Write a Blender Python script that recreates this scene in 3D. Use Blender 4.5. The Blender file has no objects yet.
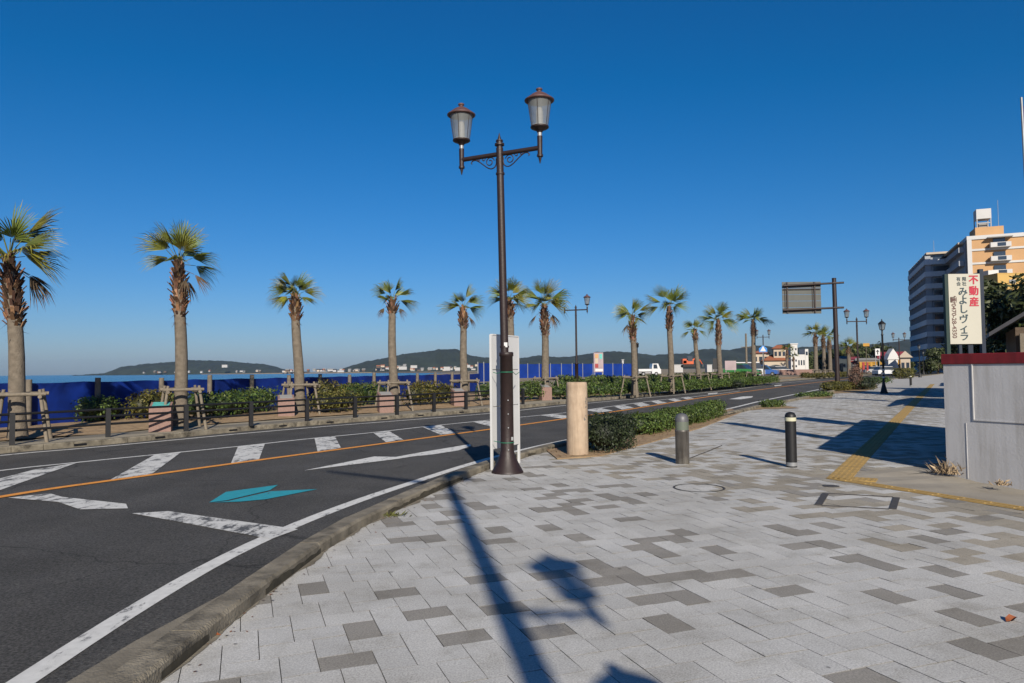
import bpy, bmesh, math, random
from mathutils import Vector, Matrix, noise
from mathutils.geometry import tessellate_polygon
R = math.radians
PI = math.pi
SC = bpy.context.scene
COL = SC.collection
F = 720.0
PITCH = math.atan(28.5 / F)
ROLL = -0.0105
CAMH = 1.5
SUN_EL, SUN_AZ = R(27.4), math.atan2(0.163, -0.987)   # direction towards the sun

# ------------------------------------------------------------------ camera geometry
def ray(px, py):
    x = (px - 512) / F; y = -(py - 341.5) / F
    c, s = math.cos(ROLL), math.sin(ROLL)
    x, y = c * x - s * y, s * x + c * y
    cp, sp = math.cos(PITCH), math.sin(PITCH)
    return Vector((x, cp - sp * y, sp + cp * y))
def gp(px, py, z=0.0):                       # where a photo point meets the level z
    d = ray(px, py); t = (z - CAMH) / d.z
    return Vector((d.x * t, d.y * t, z))
def at(px, py, Y):                           # where a photo point lies at distance Y
    d = ray(px, py); t = Y / d.y
    return Vector((d.x * t, Y, CAMH + d.z * t))

# ------------------------------------------------------------------ materials
MATS = {}
def nn(nt, t, **kw):
    n = nt.nodes.new(t)
    for k, v in kw.items(): setattr(n, k, v)
    return n
def mat(name, col, rough=.7, var=.12, scale=6., bump=0., bscale=40., metal=0., spec=.4, tone=0., stain=None, sscale=1.5, samt=.5, trans=0., detail=4.):
    """Principled material: base colour varied by noise, optional per-face tone, stains and bump."""
    if name in MATS: return MATS[name]
    m = bpy.data.materials.new(name); m.use_nodes = True
    nt = m.node_tree; b = nt.nodes['Principled BSDF']; L = nt.links.new
    b.inputs['Roughness'].default_value = rough; b.inputs['Metallic'].default_value = metal
    b.inputs['Specular IOR Level'].default_value = spec
    tc = nn(nt, 'ShaderNodeTexCoord')
    c1 = tuple(max(0, x * (1 - var)) for x in col) + (1,); c2 = tuple(min(1, x * (1 + var)) for x in col) + (1,)
    no = nn(nt, 'ShaderNodeTexNoise'); no.inputs['Scale'].default_value = scale; no.inputs['Detail'].default_value = detail
    L(tc.outputs['Object'], no.inputs['Vector'])
    rp = nn(nt, 'ShaderNodeValToRGB'); rp.color_ramp.elements[0].position = .3; rp.color_ramp.elements[1].position = .7
    rp.color_ramp.elements[0].color = c1; rp.color_ramp.elements[1].color = c2
    L(no.outputs['Fac'], rp.inputs['Fac']); out = rp.outputs['Color']
    if stain:
        n2 = nn(nt, 'ShaderNodeTexNoise'); n2.inputs['Scale'].default_value = sscale; n2.inputs['Detail'].default_value = 6; n2.inputs['Roughness'].default_value = .7
        L(tc.outputs['Object'], n2.inputs['Vector'])
        r2 = nn(nt, 'ShaderNodeValToRGB'); r2.color_ramp.elements[0].position = .48; r2.color_ramp.elements[1].position = .68
        r2.color_ramp.elements[1].color = (samt, samt, samt, 1); L(n2.outputs['Fac'], r2.inputs['Fac'])
        mx = nn(nt, 'ShaderNodeMixRGB'); L(r2.outputs['Color'], mx.inputs['Fac']); L(out, mx.inputs['Color1']); mx.inputs['Color2'].default_value = tuple(stain) + (1,)
        out = mx.outputs['Color']
    if tone:
        a = nn(nt, 'ShaderNodeAttribute', attribute_name='tone')
        mx = nn(nt, 'ShaderNodeMixRGB', blend_type='MULTIPLY'); mx.inputs['Fac'].default_value = tone
        L(out, mx.inputs['Color1']); L(a.outputs['Color'], mx.inputs['Color2']); out = mx.outputs['Color']
    L(out, b.inputs['Base Color'])
    if trans:
        b.inputs['Subsurface Weight'].default_value = 0
        tr = nn(nt, 'ShaderNodeBsdfTranslucent'); L(out, tr.inputs['Color'])
        ms = nn(nt, 'ShaderNodeMixShader'); ms.inputs['Fac'].default_value = trans
        L(b.outputs[0], ms.inputs[1]); L(tr.outputs[0], ms.inputs[2]); L(ms.outputs[0], nt.nodes['Material Output'].inputs['Surface'])
    if bump:
        n3 = nn(nt, 'ShaderNodeTexNoise'); n3.inputs['Scale'].default_value = bscale; n3.inputs['Detail'].default_value = 5
        L(tc.outputs['Object'], n3.inputs['Vector'])
        bp = nn(nt, 'ShaderNodeBump'); bp.inputs['Strength'].default_value = bump; bp.inputs['Distance'].default_value = .02
        L(n3.outputs['Fac'], bp.inputs['Height']); L(bp.outputs['Normal'], b.inputs['Normal'])
    MATS[name] = m; return m

def paint_mat(name, col, wear=.42, wscale=9.):
    """worn road paint: patches where the asphalt shows through"""
    m = mat(name, col, .75, .1, 14, .25, 160)
    nt = m.node_tree; L = nt.links.new; b = nt.nodes['Principled BSDF']
    tc = nt.nodes['Texture Coordinate']
    mp = nn(nt, 'ShaderNodeMapping'); mp.inputs['Scale'].default_value = (1, .45, 1); L(tc.outputs['Object'], mp.inputs['Vector'])
    n = nn(nt, 'ShaderNodeTexNoise'); n.inputs['Scale'].default_value = wscale; n.inputs['Detail'].default_value = 9; n.inputs['Roughness'].default_value = .75
    L(mp.outputs['Vector'], n.inputs['Vector'])
    r = nn(nt, 'ShaderNodeValToRGB'); r.color_ramp.elements[0].position = wear - .045; r.color_ramp.elements[1].position = wear + .045
    L(n.outputs['Fac'], r.inputs['Fac'])
    old = b.inputs['Base Color'].links[0].from_socket
    mx = nn(nt, 'ShaderNodeMixRGB'); L(r.outputs['Color'], mx.inputs['Fac']); mx.inputs['Color1'].default_value = (.07, .07, .07, 1)
    L(old, mx.inputs['Color2']); L(mx.outputs['Color'], b.inputs['Base Color'])
    return m

M_dark_iron = mat('dark_brown_iron', (.019, .0105, .0095), .5, .2, 20, .15, 60)
M_black = mat('black_metal', (.009, .009, .010), .5, .2, 12)
M_glass_lamp = mat('frosted_lamp_glass', (.26, .275, .27), .28, .06, 5, spec=.6, trans=.35)
def see_through(m, f):
    nt = m.node_tree; L = nt.links.new; out = nt.nodes['Material Output']; old = out.inputs['Surface'].links[0].from_socket
    t = nn(nt, 'ShaderNodeBsdfTransparent'); ms = nn(nt, 'ShaderNodeMixShader'); ms.inputs['Fac'].default_value = f; L(old, ms.inputs[1]); L(t.outputs[0], ms.inputs[2]); L(ms.outputs[0], out.inputs['Surface'])
see_through(M_glass_lamp, .42)
M_lamp_roof = mat('lamp_roof', (.085, .043, .040), .55, .2, 15)
M_steel = mat('galvanised', (.24, .245, .25), .45, .1, 10, metal=.4)
M_white = mat('white_panel', (.47, .47, .465), .5, .04, 3)
M_white2 = mat('white_far', (.34, .335, .33), .7, .05, 3)
M_stone = mat('sandstone', (.345, .262, .185), .85, .1, 9, .3, 70, stain=(.26, .18, .12), sscale=4, samt=.45)
M_kerb = mat('kerb_concrete', (.17, .148, .11), .9, .4, 4, .6, 60, stain=(.035, .03, .022), sscale=3.4, samt=.95)
M_gutter = mat('gutter_concrete', (.17, .15, .115), .9, .2, 5, .4, 60, stain=(.07, .06, .045), sscale=2, samt=.6)
M_soil = mat('brown_soil', (.235, .16, .088), .95, .3, 7, .8, 25, stain=(.30, .22, .13), sscale=3, samt=.6)
M_sand = mat('sand', (.20, .16, .11), .95, .2, .5, .5, 6, stain=(.13, .105, .06), sscale=.15, samt=.7)
M_walk = mat('promenade_paving', (.25, .22, .165), .9, .12, 2, .3, 40, stain=(.2, .17, .12), sscale=1, samt=.5)
M_farpave = mat('far_paving', (.33, .32, .30), .9, .12, 1.2, .2, 20)
M_joint = mat('joint_sand', (.05, .047, .04), .95, .2, 20)
M_lane = mat('lane_concrete', (.25, .225, .185), .9, .16, 3, .3, 50, stain=(.15, .13, .10), sscale=1.5, samt=.7)
M_tact = mat('yellow_tactile', (.33, .215, .068), .85, .12, 6, .2, 80, stain=(.19, .135, .06), sscale=3, samt=.6)
M_asphalt = mat('asphalt', (.070, .069, .068), .92, .16, 60, .9, 190, stain=(.052, .052, .052), sscale=.6, samt=.8, spec=.3, detail=8)
M_pw = paint_mat('road_paint_white', (.53, .525, .50), .40)
M_pww = paint_mat('road_paint_white_worn', (.50, .495, .47), .455, 6)
M_po = paint_mat('road_paint_orange', (.60, .24, .035), .36)
M_pt = paint_mat('road_paint_teal', (.018, .24, .30), .33)
M_paver = mat('granite_paver', (1, 1, 1), .85, .06, 3, .25, 220, tone=1.)
def speckle(m):
    nt = m.node_tree; L = nt.links.new; b = nt.nodes['Principled BSDF']; tc = nt.nodes['Texture Coordinate']
    n = nn(nt, 'ShaderNodeTexNoise'); n.inputs['Scale'].default_value = 95; n.inputs['Detail'].default_value = 6; n.inputs['Roughness'].default_value = .75
    L(tc.outputs['Object'], n.inputs['Vector'])
    r = nn(nt, 'ShaderNodeValToRGB'); r.color_ramp.elements[0].position = .32; r.color_ramp.elements[0].color = (.56, .56, .56, 1)
    r.color_ramp.elements[1].position = .66; r.color_ramp.elements[1].color = (1.33, 1.32, 1.30, 1)
    L(n.outputs['Fac'], r.inputs['Fac'])
    n2 = nn(nt, 'ShaderNodeTexNoise'); n2.inputs['Scale'].default_value = .9; n2.inputs['Detail'].default_value = 7; L(tc.outputs['Object'], n2.inputs['Vector'])
    r2 = nn(nt, 'ShaderNodeValToRGB'); r2.color_ramp.elements[0].position = .35; r2.color_ramp.elements[0].color = (.86, .85, .83, 1)
    r2.color_ramp.elements[1].position = .62; r2.color_ramp.elements[1].color = (1.06, 1.06, 1.06, 1); L(n2.outputs['Fac'], r2.inputs['Fac'])
    old = b.inputs['Base Color'].links[0].from_socket
    for o in (r.outputs['Color'], r2.outputs['Color']):
        mx = nn(nt, 'ShaderNodeMixRGB', blend_type='MULTIPLY'); mx.inputs['Fac'].default_value = 1
        L(old, mx.inputs['Color1']); L(o, mx.inputs['Color2']); old = mx.outputs['Color']
    L(old, b.inputs['Base Color'])
speckle(M_paver)
speckle(M_asphalt)
M_wall = mat('plastered_wall', (.44, .435, .435), .9, .05, 2, .10, 34, stain=(.36, .35, .34), sscale=1.2, samt=.4)
M_coping = mat('red_coping', (.145, .010, .013), .6, .15, 4)
M_leaf_palm = mat('palm_leaf', (.095, .125, .022), .5, .25, 3, tone=1., trans=.12)
M_dead_palm = mat('dead_palm_leaf', (.085, .060, .034), .85, .25, 3, tone=.25, trans=.1)
M_trunk = mat('palm_trunk', (.130, .108, .082), .95, .2, 9, .8, 30, stain=(.09, .07, .05), sscale=6, samt=.6)
M_boot = mat('palm_leaf_base', (.13, .07, .042), .95, .3, 10, .3, 30, tone=1.)
M_log = mat('timber_stake', (.155, .13, .097), .9, .2, 12, .4, 40)
M_post = mat('fence_log', (.13, .11, .085), .95, .25, 10, .4, 40)
M_net = mat('blue_net', (.003, .017, .135), .55, .4, 1.6, .5, 3.0, spec=.3)
M_hoard = mat('blue_hoarding', (.004, .026, .18), .5, .2, .8, spec=.3)
M_hedge = mat('hedge_leaf', (.041, .077, .012), .6, .3, 2.5, tone=1., trans=.05)
M_hedge_d = mat('dark_hedge_leaf', (.018, .029, .008), .6, .3, 2.5, tone=1., trans=.1)
M_hedge_y = mat('yellow_hedge_leaf', (.066, .070, .012), .6, .3, 2.5, tone=1., trans=.12)
M_bush_dead = mat('dry_bush_leaf', (.10, .062, .045), .8, .3, 2.5, tone=1.)
M_straw = mat('dry_weed', (.36, .27, .17), .8, .2, 5, tone=1.)
M_tree = mat('tree_leaf', (.035, .05, .016), .6, .3, 2, tone=1., trans=.1)
M_bark = mat('bark', (.09, .065, .045), .95, .2, 8, .5, 30)
M_pink = mat('pink_granite', (.20, .125, .103), .8, .12, 20, .15, 90)
M_teal = mat('teal_plaque', (.08, .34, .30), .5, .2, 8)
M_forest = mat('forested_hill', (.016, .023, .014), .95, .45, .03, 0, detail=8, stain=(.008, .012, .008), sscale=.012, samt=.8)
M_beton = mat('grey_concrete', (.22, .215, .205), .9, .1, .4)
M_glass = mat('window_glass', (.025, .035, .05), .12, .1, 2, spec=.8)
M_orange_wall = mat('orange_render', (.42, .25, .12), .85, .06, .3)
M_yellow_wall = mat('yellow_render', (.42, .27, .085), .85, .06, .3)
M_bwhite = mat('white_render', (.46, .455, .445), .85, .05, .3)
M_bshade = mat('shaded_white_render', (.29, .31, .34), .85, .06, .3)  # white render darkened and blued so the colour carries the wing's shade
M_cream = mat('cream_render', (.40, .335, .26), .85, .06, .3)
M_rtile = mat('orange_roof_tile', (.27, .095, .045), .8, .15, 2)
M_maroon = mat('maroon_roof', (.20, .03, .04), .7, .15, 2)
M_dtile = mat('dark_roof_tile', (.030, .030, .036), .6, .2, 3)
M_yellow = mat('yellow_awning', (.34, .18, .02), .6, .1, 2)
M_red = mat('red_paint', (.24, .02, .02), .5, .1, 2)
M_exc = mat('orange_paint', (.42, .075, .018), .5, .1, 2)
M_green = mat('green_car_paint', (.04, .19, .05), .25, .05, 2, spec=.7)
M_bluecar = mat('blue_car_paint', (.04, .10, .30), .25, .05, 2, spec=.7)
M_whitecar = mat('white_car_paint', (.5, .5, .5), .25, .03, 2, spec=.7)
M_greycar = mat('silver_car_paint', (.27, .275, .29), .3, .03, 2, spec=.7)
M_tyre = mat('tyre_rubber', (.02, .02, .02), .8, .1, 5)
M_signblue = mat('sign_blue', (.02, .16, .45), .4, .05, 2)
M_cream_sign = mat('cream_board', (.375, .36, .30), .6, .03, 2)
M_dkgreen = mat('dark_green_metal', (.005, .022, .018), .5, .1, 3)
M_navy = mat('navy_metal', (.007, .013, .026), .5, .1, 3)
M_redtxt = mat('red_lettering', (.34, .014, .035), .6, .03, 2)
M_blktxt = mat('black_lettering', (.03, .05, .06), .6, .03, 2)
M_brntxt = mat('brown_lettering', (.10, .05, .045), .6, .03, 2)
M_banner = mat('blue_banner', (.013, .022, .12), .7, .1, 3)
M_sticker = mat('pale_band', (.42, .41, .29), .5, .05, 3)
M_bollard = mat('weathered_steel', (.13, .12, .11), .45, .3, 3, metal=.5, stain=(.26, .245, .215), sscale=2.5, samt=.8)
M_lens = mat('smoked_lens', (.075, .075, .08), .5, .1, 6, spec=.6)
M_lenslow = mat('clear_lens', (.10, .115, .09), .3, .1, 6, spec=.6)
M_wire = mat('green_wire', (.02, .16, .09), .5, .1, 6)
M_manhole = mat('iron_cover', (.05, .045, .04), .7, .2, 20)
M_orleaf = mat('orange_leaf', (.20, .055, .016), .7, .2, 20)
M_pinkpan = mat('pink_panel', (.27, .21, .22), .6, .15, 1.2)
M_bodydk = mat('dark_green_truck', (.012, .02, .025), .5, .1, 2)

def cracks(m):
    nt = m.node_tree; L = nt.links.new; b = nt.nodes['Principled BSDF']; tc = nt.nodes['Texture Coordinate']
    n = nn(nt, 'ShaderNodeTexNoise'); n.inputs['Scale'].default_value = 1.4; n.inputs['Detail'].default_value = 5; L(tc.outputs['Object'], n.inputs['Vector'])
    mv = nn(nt, 'ShaderNodeVectorMath', operation='MULTIPLY_ADD'); L(n.outputs['Color'], mv.inputs[0]); mv.inputs[1].default_value = (.9, .9, 0); L(tc.outputs['Object'], mv.inputs[2])
    v = nn(nt, 'ShaderNodeTexVoronoi', feature='DISTANCE_TO_EDGE'); v.inputs['Scale'].default_value = .22; L(mv.outputs[0], v.inputs['Vector'])
    r = nn(nt, 'ShaderNodeValToRGB'); r.color_ramp.elements[0].position = .0012; r.color_ramp.elements[0].color = (.42, .42, .42, 1); r.color_ramp.elements[1].position = .0032; r.color_ramp.elements[1].color = (1, 1, 1, 1); L(v.outputs['Distance'], r.inputs['Fac'])
    n2 = nn(nt, 'ShaderNodeTexNoise'); n2.inputs['Scale'].default_value = 52; n2.inputs['Detail'].default_value = 4; L(tc.outputs['Object'], n2.inputs['Vector'])
    r2 = nn(nt, 'ShaderNodeValToRGB'); r2.color_ramp.elements[0].position = .3; r2.color_ramp.elements[0].color = (.42, .42, .42, 1); r2.color_ramp.elements[1].position = .7; r2.color_ramp.elements[1].color = (1.62, 1.6, 1.57, 1); L(n2.outputs['Fac'], r2.inputs['Fac'])
    mp = nn(nt, 'ShaderNodeMapping'); mp.inputs['Scale'].default_value = (.9, .07, 1); mp.inputs['Rotation'].default_value = (0, 0, .35); L(tc.outputs['Object'], mp.inputs['Vector'])
    n3 = nn(nt, 'ShaderNodeTexNoise'); n3.inputs['Scale'].default_value = 1.1; n3.inputs['Detail'].default_value = 4; L(mp.outputs[0], n3.inputs['Vector'])
    r3 = nn(nt, 'ShaderNodeValToRGB'); r3.color_ramp.elements[0].position = .35; r3.color_ramp.elements[0].color = (.88, .88, .88, 1); r3.color_ramp.elements[1].position = .65; r3.color_ramp.elements[1].color = (1.10, 1.09, 1.08, 1); L(n3.outputs['Fac'], r3.inputs['Fac'])
    old = b.inputs['Base Color'].links[0].from_socket
    for o in (r, r2, r3):
        mx = nn(nt, 'ShaderNodeMixRGB', blend_type='MULTIPLY'); mx.inputs['Fac'].default_value = 1; L(old, mx.inputs['Color1']); L(o.outputs['Color'], mx.inputs['Color2']); old = mx.outputs['Color']
    L(old, b.inputs['Base Color'])
cracks(M_asphalt)
def streaks(m, sc=(5, 5, .35), lo=.80):
    """rain streaks: noise stretched down the face"""
    nt = m.node_tree; L = nt.links.new; b = nt.nodes['Principled BSDF']; tc = nt.nodes['Texture Coordinate']
    mp = nn(nt, 'ShaderNodeMapping'); mp.inputs['Scale'].default_value = sc; L(tc.outputs['Object'], mp.inputs['Vector'])
    n = nn(nt, 'ShaderNodeTexNoise'); n.inputs['Scale'].default_value = 1.6; n.inputs['Detail'].default_value = 7; n.inputs['Roughness'].default_value = .65; L(mp.outputs[0], n.inputs['Vector'])
    r = nn(nt, 'ShaderNodeValToRGB'); r.color_ramp.elements[0].position = .36; r.color_ramp.elements[0].color = (lo, lo * .985, lo * .96, 1); r.color_ramp.elements[1].position = .56; r.color_ramp.elements[1].color = (1.03, 1.03, 1.03, 1); L(n.outputs['Fac'], r.inputs['Fac'])
    old = b.inputs['Base Color'].links[0].from_socket; mx = nn(nt, 'ShaderNodeMixRGB', blend_type='MULTIPLY'); mx.inputs['Fac'].default_value = 1
    L(old, mx.inputs['Color1']); L(r.outputs['Color'], mx.inputs['Color2']); L(mx.outputs['Color'], b.inputs['Base Color'])
streaks(M_wall, lo=.86); streaks(M_stone, (9, 9, 1.1), .80); streaks(M_bollard, (14, 14, 1.5), .6); streaks(M_coping, (6, 6, .8), .75)
def gum(m):
    nt = m.node_tree; L = nt.links.new; b = nt.nodes['Principled BSDF']; tc = nt.nodes['Texture Coordinate']
    v = nn(nt, 'ShaderNodeTexVoronoi'); v.inputs['Scale'].default_value = 1.7; L(tc.outputs['Object'], v.inputs['Vector'])
    r = nn(nt, 'ShaderNodeValToRGB'); r.color_ramp.elements[0].position = .022; r.color_ramp.elements[0].color = (.5, .5, .5, 1); r.color_ramp.elements[1].position = .032; r.color_ramp.elements[1].color = (1, 1, 1, 1); L(v.outputs['Distance'], r.inputs['Fac'])
    n = nn(nt, 'ShaderNodeTexNoise'); n.inputs['Scale'].default_value = 2.6; n.inputs['Detail'].default_value = 8; n.inputs['Roughness'].default_value = .7; L(tc.outputs['Object'], n.inputs['Vector'])
    r2 = nn(nt, 'ShaderNodeValToRGB'); r2.color_ramp.elements[0].position = .33; r2.color_ramp.elements[0].color = (.80, .79, .76, 1); r2.color_ramp.elements[1].position = .5; r2.color_ramp.elements[1].color = (1.02, 1.02, 1.02, 1); L(n.outputs['Fac'], r2.inputs['Fac'])
    old = b.inputs['Base Color'].links[0].from_socket
    for o in (r, r2):
        mx = nn(nt, 'ShaderNodeMixRGB', blend_type='MULTIPLY'); mx.inputs['Fac'].default_value = 1; L(old, mx.inputs['Color1']); L(o.outputs['Color'], mx.inputs['Color2']); old = mx.outputs['Color']
    L(old, b.inputs['Base Color'])
gum(M_paver)

def sea_mat():
    m = bpy.data.materials.new('sea_water'); m.use_nodes = True; nt = m.node_tree; L = nt.links.new
    b = nt.nodes['Principled BSDF']; b.inputs['Base Color'].default_value = (.008, .10, .22, 1); b.inputs['Roughness'].default_value = .22
    tc = nn(nt, 'ShaderNodeTexCoord')
    bp = nn(nt, 'ShaderNodeBump'); bp.inputs['Strength'].default_value = .55; bp.inputs['Distance'].default_value = .5
    n1 = nn(nt, 'ShaderNodeTexNoise'); n1.inputs['Scale'].default_value = .45; n1.inputs['Detail'].default_value = 8; n1.inputs['Roughness'].default_value = .65
    L(tc.outputs['Object'], n1.inputs['Vector']); L(n1.outputs['Fac'], bp.inputs['Height']); L(bp.outputs['Normal'], b.inputs['Normal'])
    n2 = nn(nt, 'ShaderNodeTexNoise'); n2.inputs['Scale'].default_value = .004; n2.inputs['Detail'].default_value = 4
    mp = nn(nt, 'ShaderNodeMapping'); mp.inputs['Scale'].default_value = (.3, 1.6, 1); L(tc.outputs['Object'], mp.inputs['Vector']); L(mp.outputs['Vector'], n2.inputs['Vector'])
    rp = nn(nt, 'ShaderNodeValToRGB'); rp.color_ramp.elements[0].position = .38; rp.color_ramp.elements[1].position = .62
    rp.color_ramp.elements[0].color = (.004, .055, .13, 1); rp.color_ramp.elements[1].color = (.012, .10, .18, 1)
    L(n2.outputs['Fac'], rp.inputs['Fac']); L(rp.outputs['Color'], b.inputs['Base Color'])
    return m
M_sea = sea_mat()

# ------------------------------------------------------------------ mesh builder
class MB:
    def __init__(s): s.v = []; s.f = []; s.t = []; s.tone = (1, 1, 1); s.smooth = False; s.sm = []
    def add(s, vs, fs, sm=None):
        b = len(s.v); s.v += [tuple(v) for v in vs]
        for f in fs: s.f.append(tuple(i + b for i in f)); s.t.append(s.tone); s.sm.append(s.smooth if sm is None else sm)
        return s
    def box(s, c, d, rz=0., m=None, bev=0.):
        x, y, z = d[0] / 2, d[1] / 2, d[2] / 2; M = m or Matrix.Rotation(rz, 3, 'Z'); c = Vector(c)
        if bev <= 0:
            p = [c + M @ Vector((a * x, b * y, e * z)) for e in (-1, 1) for a, b in ((-1, -1), (1, -1), (1, 1), (-1, 1))]
            return s.add(p, [(0, 3, 2, 1), (4, 5, 6, 7), (0, 1, 5, 4), (1, 2, 6, 5), (2, 3, 7, 6), (3, 0, 4, 7)])
        b = bev; rings = [(x - b, y - b, -z), (x, y, -z + b), (x, y, z - b), (x - b, y - b, z)]
        p = [c + M @ Vector((q * rx, w * ry, rz_)) for rx, ry, rz_ in rings for q, w in ((-1, -1), (1, -1), (1, 1), (-1, 1))]
        fs = [(3, 2, 1, 0), (12, 13, 14, 15)]
        for k in range(3):
            for i in range(4): fs.append((k * 4 + i, k * 4 + (i + 1) % 4, k * 4 + 4 + (i + 1) % 4, k * 4 + 4 + i))
        return s.add(p, fs)
    def prism(s, poly, z0, z1, cap=True):
        n = len(poly)
        a = sum(poly[i][0] * poly[(i + 1) % n][1] - poly[(i + 1) % n][0] * poly[i][1] for i in range(n))
        if a < 0: poly = poly[::-1]
        vs = [(p[0], p[1], z0) for p in poly] + [(p[0], p[1], z1) for p in poly]
        fs = [(i, (i + 1) % n, n + (i + 1) % n, n + i) for i in range(n)]
        if cap:
            tr = tessellate_polygon([[Vector((p[0], p[1], 0)) for p in poly]])
            for t in tr:
                q = [poly[i] for i in t]
                ar = (q[1][0] - q[0][0]) * (q[2][1] - q[0][1]) - (q[2][0] - q[0][0]) * (q[1][1] - q[0][1])
                t = tuple(t) if ar > 0 else tuple(t)[::-1]
                fs.append(tuple(i + n for i in t)); fs.append(t[::-1])
        return s.add(vs, fs)
    def sheet(s, poly, z=0.):
        pts = [Vector((p[0], p[1], 0)) for p in poly]; zz = [(p[2] if len(p) > 2 and z is None else z) for p in poly]
        fs = []
        for t in tessellate_polygon([pts]):
            a, b, c = (pts[i] for i in t)
            fs.append(tuple(t) if (b - a).cross(c - a).z > 0 else tuple(t)[::-1])
        return s.add([(p.x, p.y, q) for p, q in zip(pts, zz)], fs)
    def cyl(s, p0, p1, r0, r1=None, n=10, caps=True):
        r1 = r0 if r1 is None else r1; p0 = Vector(p0); p1 = Vector(p1); d = (p1 - p0).normalized()
        a = d.orthogonal().normalized(); b = d.cross(a)
        vs = [p + (a * math.cos(2 * PI * i / n) + b * math.sin(2 * PI * i / n)) * r for p, r in ((p0, r0), (p1, r1)) for i in range(n)]
        s.add(vs, [(i, (i + 1) % n, n + (i + 1) % n, n + i) for i in range(n)], True)
        if caps: s.add(vs, [tuple(range(n))[::-1], tuple(range(n, 2 * n))], False)
        return s
    def lathe(s, prof, c=(0, 0, 0), n=16, M=None, sm=True):
        c = Vector(c); vs = []
        for r, z in prof:
            for i in range(n):
                v = Vector((r * math.cos(2 * PI * i / n), r * math.sin(2 * PI * i / n), z))
                vs.append(c + (M @ v if M else v))
        fs = []
        for k in range(len(prof) - 1):
            for i in range(n): fs.append((k * n + i, k * n + (i + 1) % n, k * n + n + (i + 1) % n, k * n + n + i))
        s.add(vs, fs, sm)
        m = len(prof) - 1
        s.add([vs[i] for i in range(n)] + [vs[m * n + i] for i in range(n)], [tuple(range(n))[::-1], tuple(range(n, 2 * n))], False)
        return s
    def tube(s, path, r, n=6, closed=False):
        path = [Vector(p) for p in path]; rs = r if isinstance(r, (list, tuple)) else [r] * len(path); vs = []; prev = None
        for i, p in enumerate(path):
            d = (path[min(i + 1, len(path) - 1)] - path[max(i - 1, 0)]).normalized()
            a = (prev - d * prev.dot(d)) if prev is not None else d.orthogonal()
            if a.length < 1e-6: a = d.orthogonal()
            a.normalize(); prev = a; b = d.cross(a)
            vs += [p + (a * math.cos(2 * PI * k / n) + b * math.sin(2 * PI * k / n)) * rs[i] for k in range(n)]
        fs = [(i * n + k, i * n + (k + 1) % n, i * n + n + (k + 1) % n, i * n + n + k) for i in range(len(path) - 1) for k in range(n)]
        s.add(vs, fs, True)
        m = len(path) - 1
        s.add(vs[:n] + vs[m * n:], [tuple(range(n))[::-1], tuple(range(n, 2 * n))], False)
        return s
    def build(s, name, material, parent=None, loc=None, world=False):
        """one mesh object; world=True: vertices are world coordinates, shifted to the parent's or its own base"""
        me = bpy.data.meshes.new(name); off = Vector((0, 0, 0))
        if world: off = Vector(parent_world(parent)) if parent else Vector(loc or (0, 0, 0))
        me.from_pydata([tuple(Vector(v) - off) for v in s.v], [], s.f); me.update()
        me.polygons.foreach_set('use_smooth', s.sm)
        if any(t != (1, 1, 1) for t in s.t):
            ca = me.color_attributes.new('tone', 'FLOAT_COLOR', 'CORNER'); arr = []
            for f, t in zip(s.f, s.t): arr += [t[0], t[1], t[2], 1.] * len(f)
            ca.data.foreach_set('color', arr)
        elif material in (M_leaf_palm, M_paver): pass
        o = bpy.data.objects.new(name, me); COL.objects.link(o); me.materials.append(material)
        if parent: o.parent = parent
        elif loc is not None: o.location = loc
        return o
def parent_world(p):
    v = Vector((0, 0, 0))
    while p: v = v + p.location; p = p.parent
    return v
def tag(o, label=None, cat=None, group=None, kind=None):
    if label: o['label'] = label
    if cat: o['category'] = cat
    if group: o['group'] = group
    if kind: o['kind'] = kind
    return o
def empty(name, loc, label, cat, group=None, rz=0.):
    o = bpy.data.objects.new(name, None); COL.objects.link(o); o.location = loc; o.rotation_euler = (0, 0, rz); o.empty_display_size = .2
    return tag(o, label, cat, group)
def structure(name, mb, material, loc=None): return tag(mb.build(name, material, None, loc, loc is not None), kind='structure')
def copy_tree(o, parent=None):
    c = o.copy(); COL.objects.link(c); c.parent = parent
    for ch in list(o.children): copy_tree(ch, c)
    return c
def spline(pts, step=.5):
    """Catmull-Rom through the points, resampled"""
    P = [Vector(p) for p in pts]; P = [P[0] * 2 - P[1]] + P + [P[-1] * 2 - P[-2]]; out = []
    for i in range(1, len(P) - 2):
        a, b, c, d = P[i - 1:i + 3]; n = max(1, int((c - b).length / step))
        ta = max((b - a).length, 1e-6) ** .5; tb = max((c - b).length, 1e-6) ** .5; tc = max((d - c).length, 1e-6) ** .5
        m1 = (c - b) + ((b - a) / ta - (c - a) / (ta + tb)) * tb; m2 = (c - b) + ((d - c) / tc - (d - b) / (tb + tc)) * tb
        for k in range(n):
            t = k / n; out.append(b * (2 * t ** 3 - 3 * t * t + 1) + m1 * (t ** 3 - 2 * t * t + t) + c * (3 * t * t - 2 * t ** 3) + m2 * (t ** 3 - t * t))
    out.append(P[-2]); return out
def offset(path, d):
    out = []
    for i, p in enumerate(path):
        t = (path[min(i + 1, len(path) - 1)] - path[max(0, i - 1)]); t.z = 0; t.normalize()
        out.append(p + Vector((t.y, -t.x, 0)) * d)      # to the right of travel
    return out
def strip(mb, a, b, z=None):
    vs = []
    for p, q in zip(a, b):
        vs += [(p[0], p[1], p[2] if z is None else z), (q[0], q[1], q[2] if z is None else z)]
    return mb.add(vs, [(2 * i, 2 * i + 1, 2 * i + 3, 2 * i + 2) for i in range(len(a) - 1)])
def line(mb, path, w, z):
    strip(mb, offset(path, -w / 2), offset(path, w / 2), z)
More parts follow.
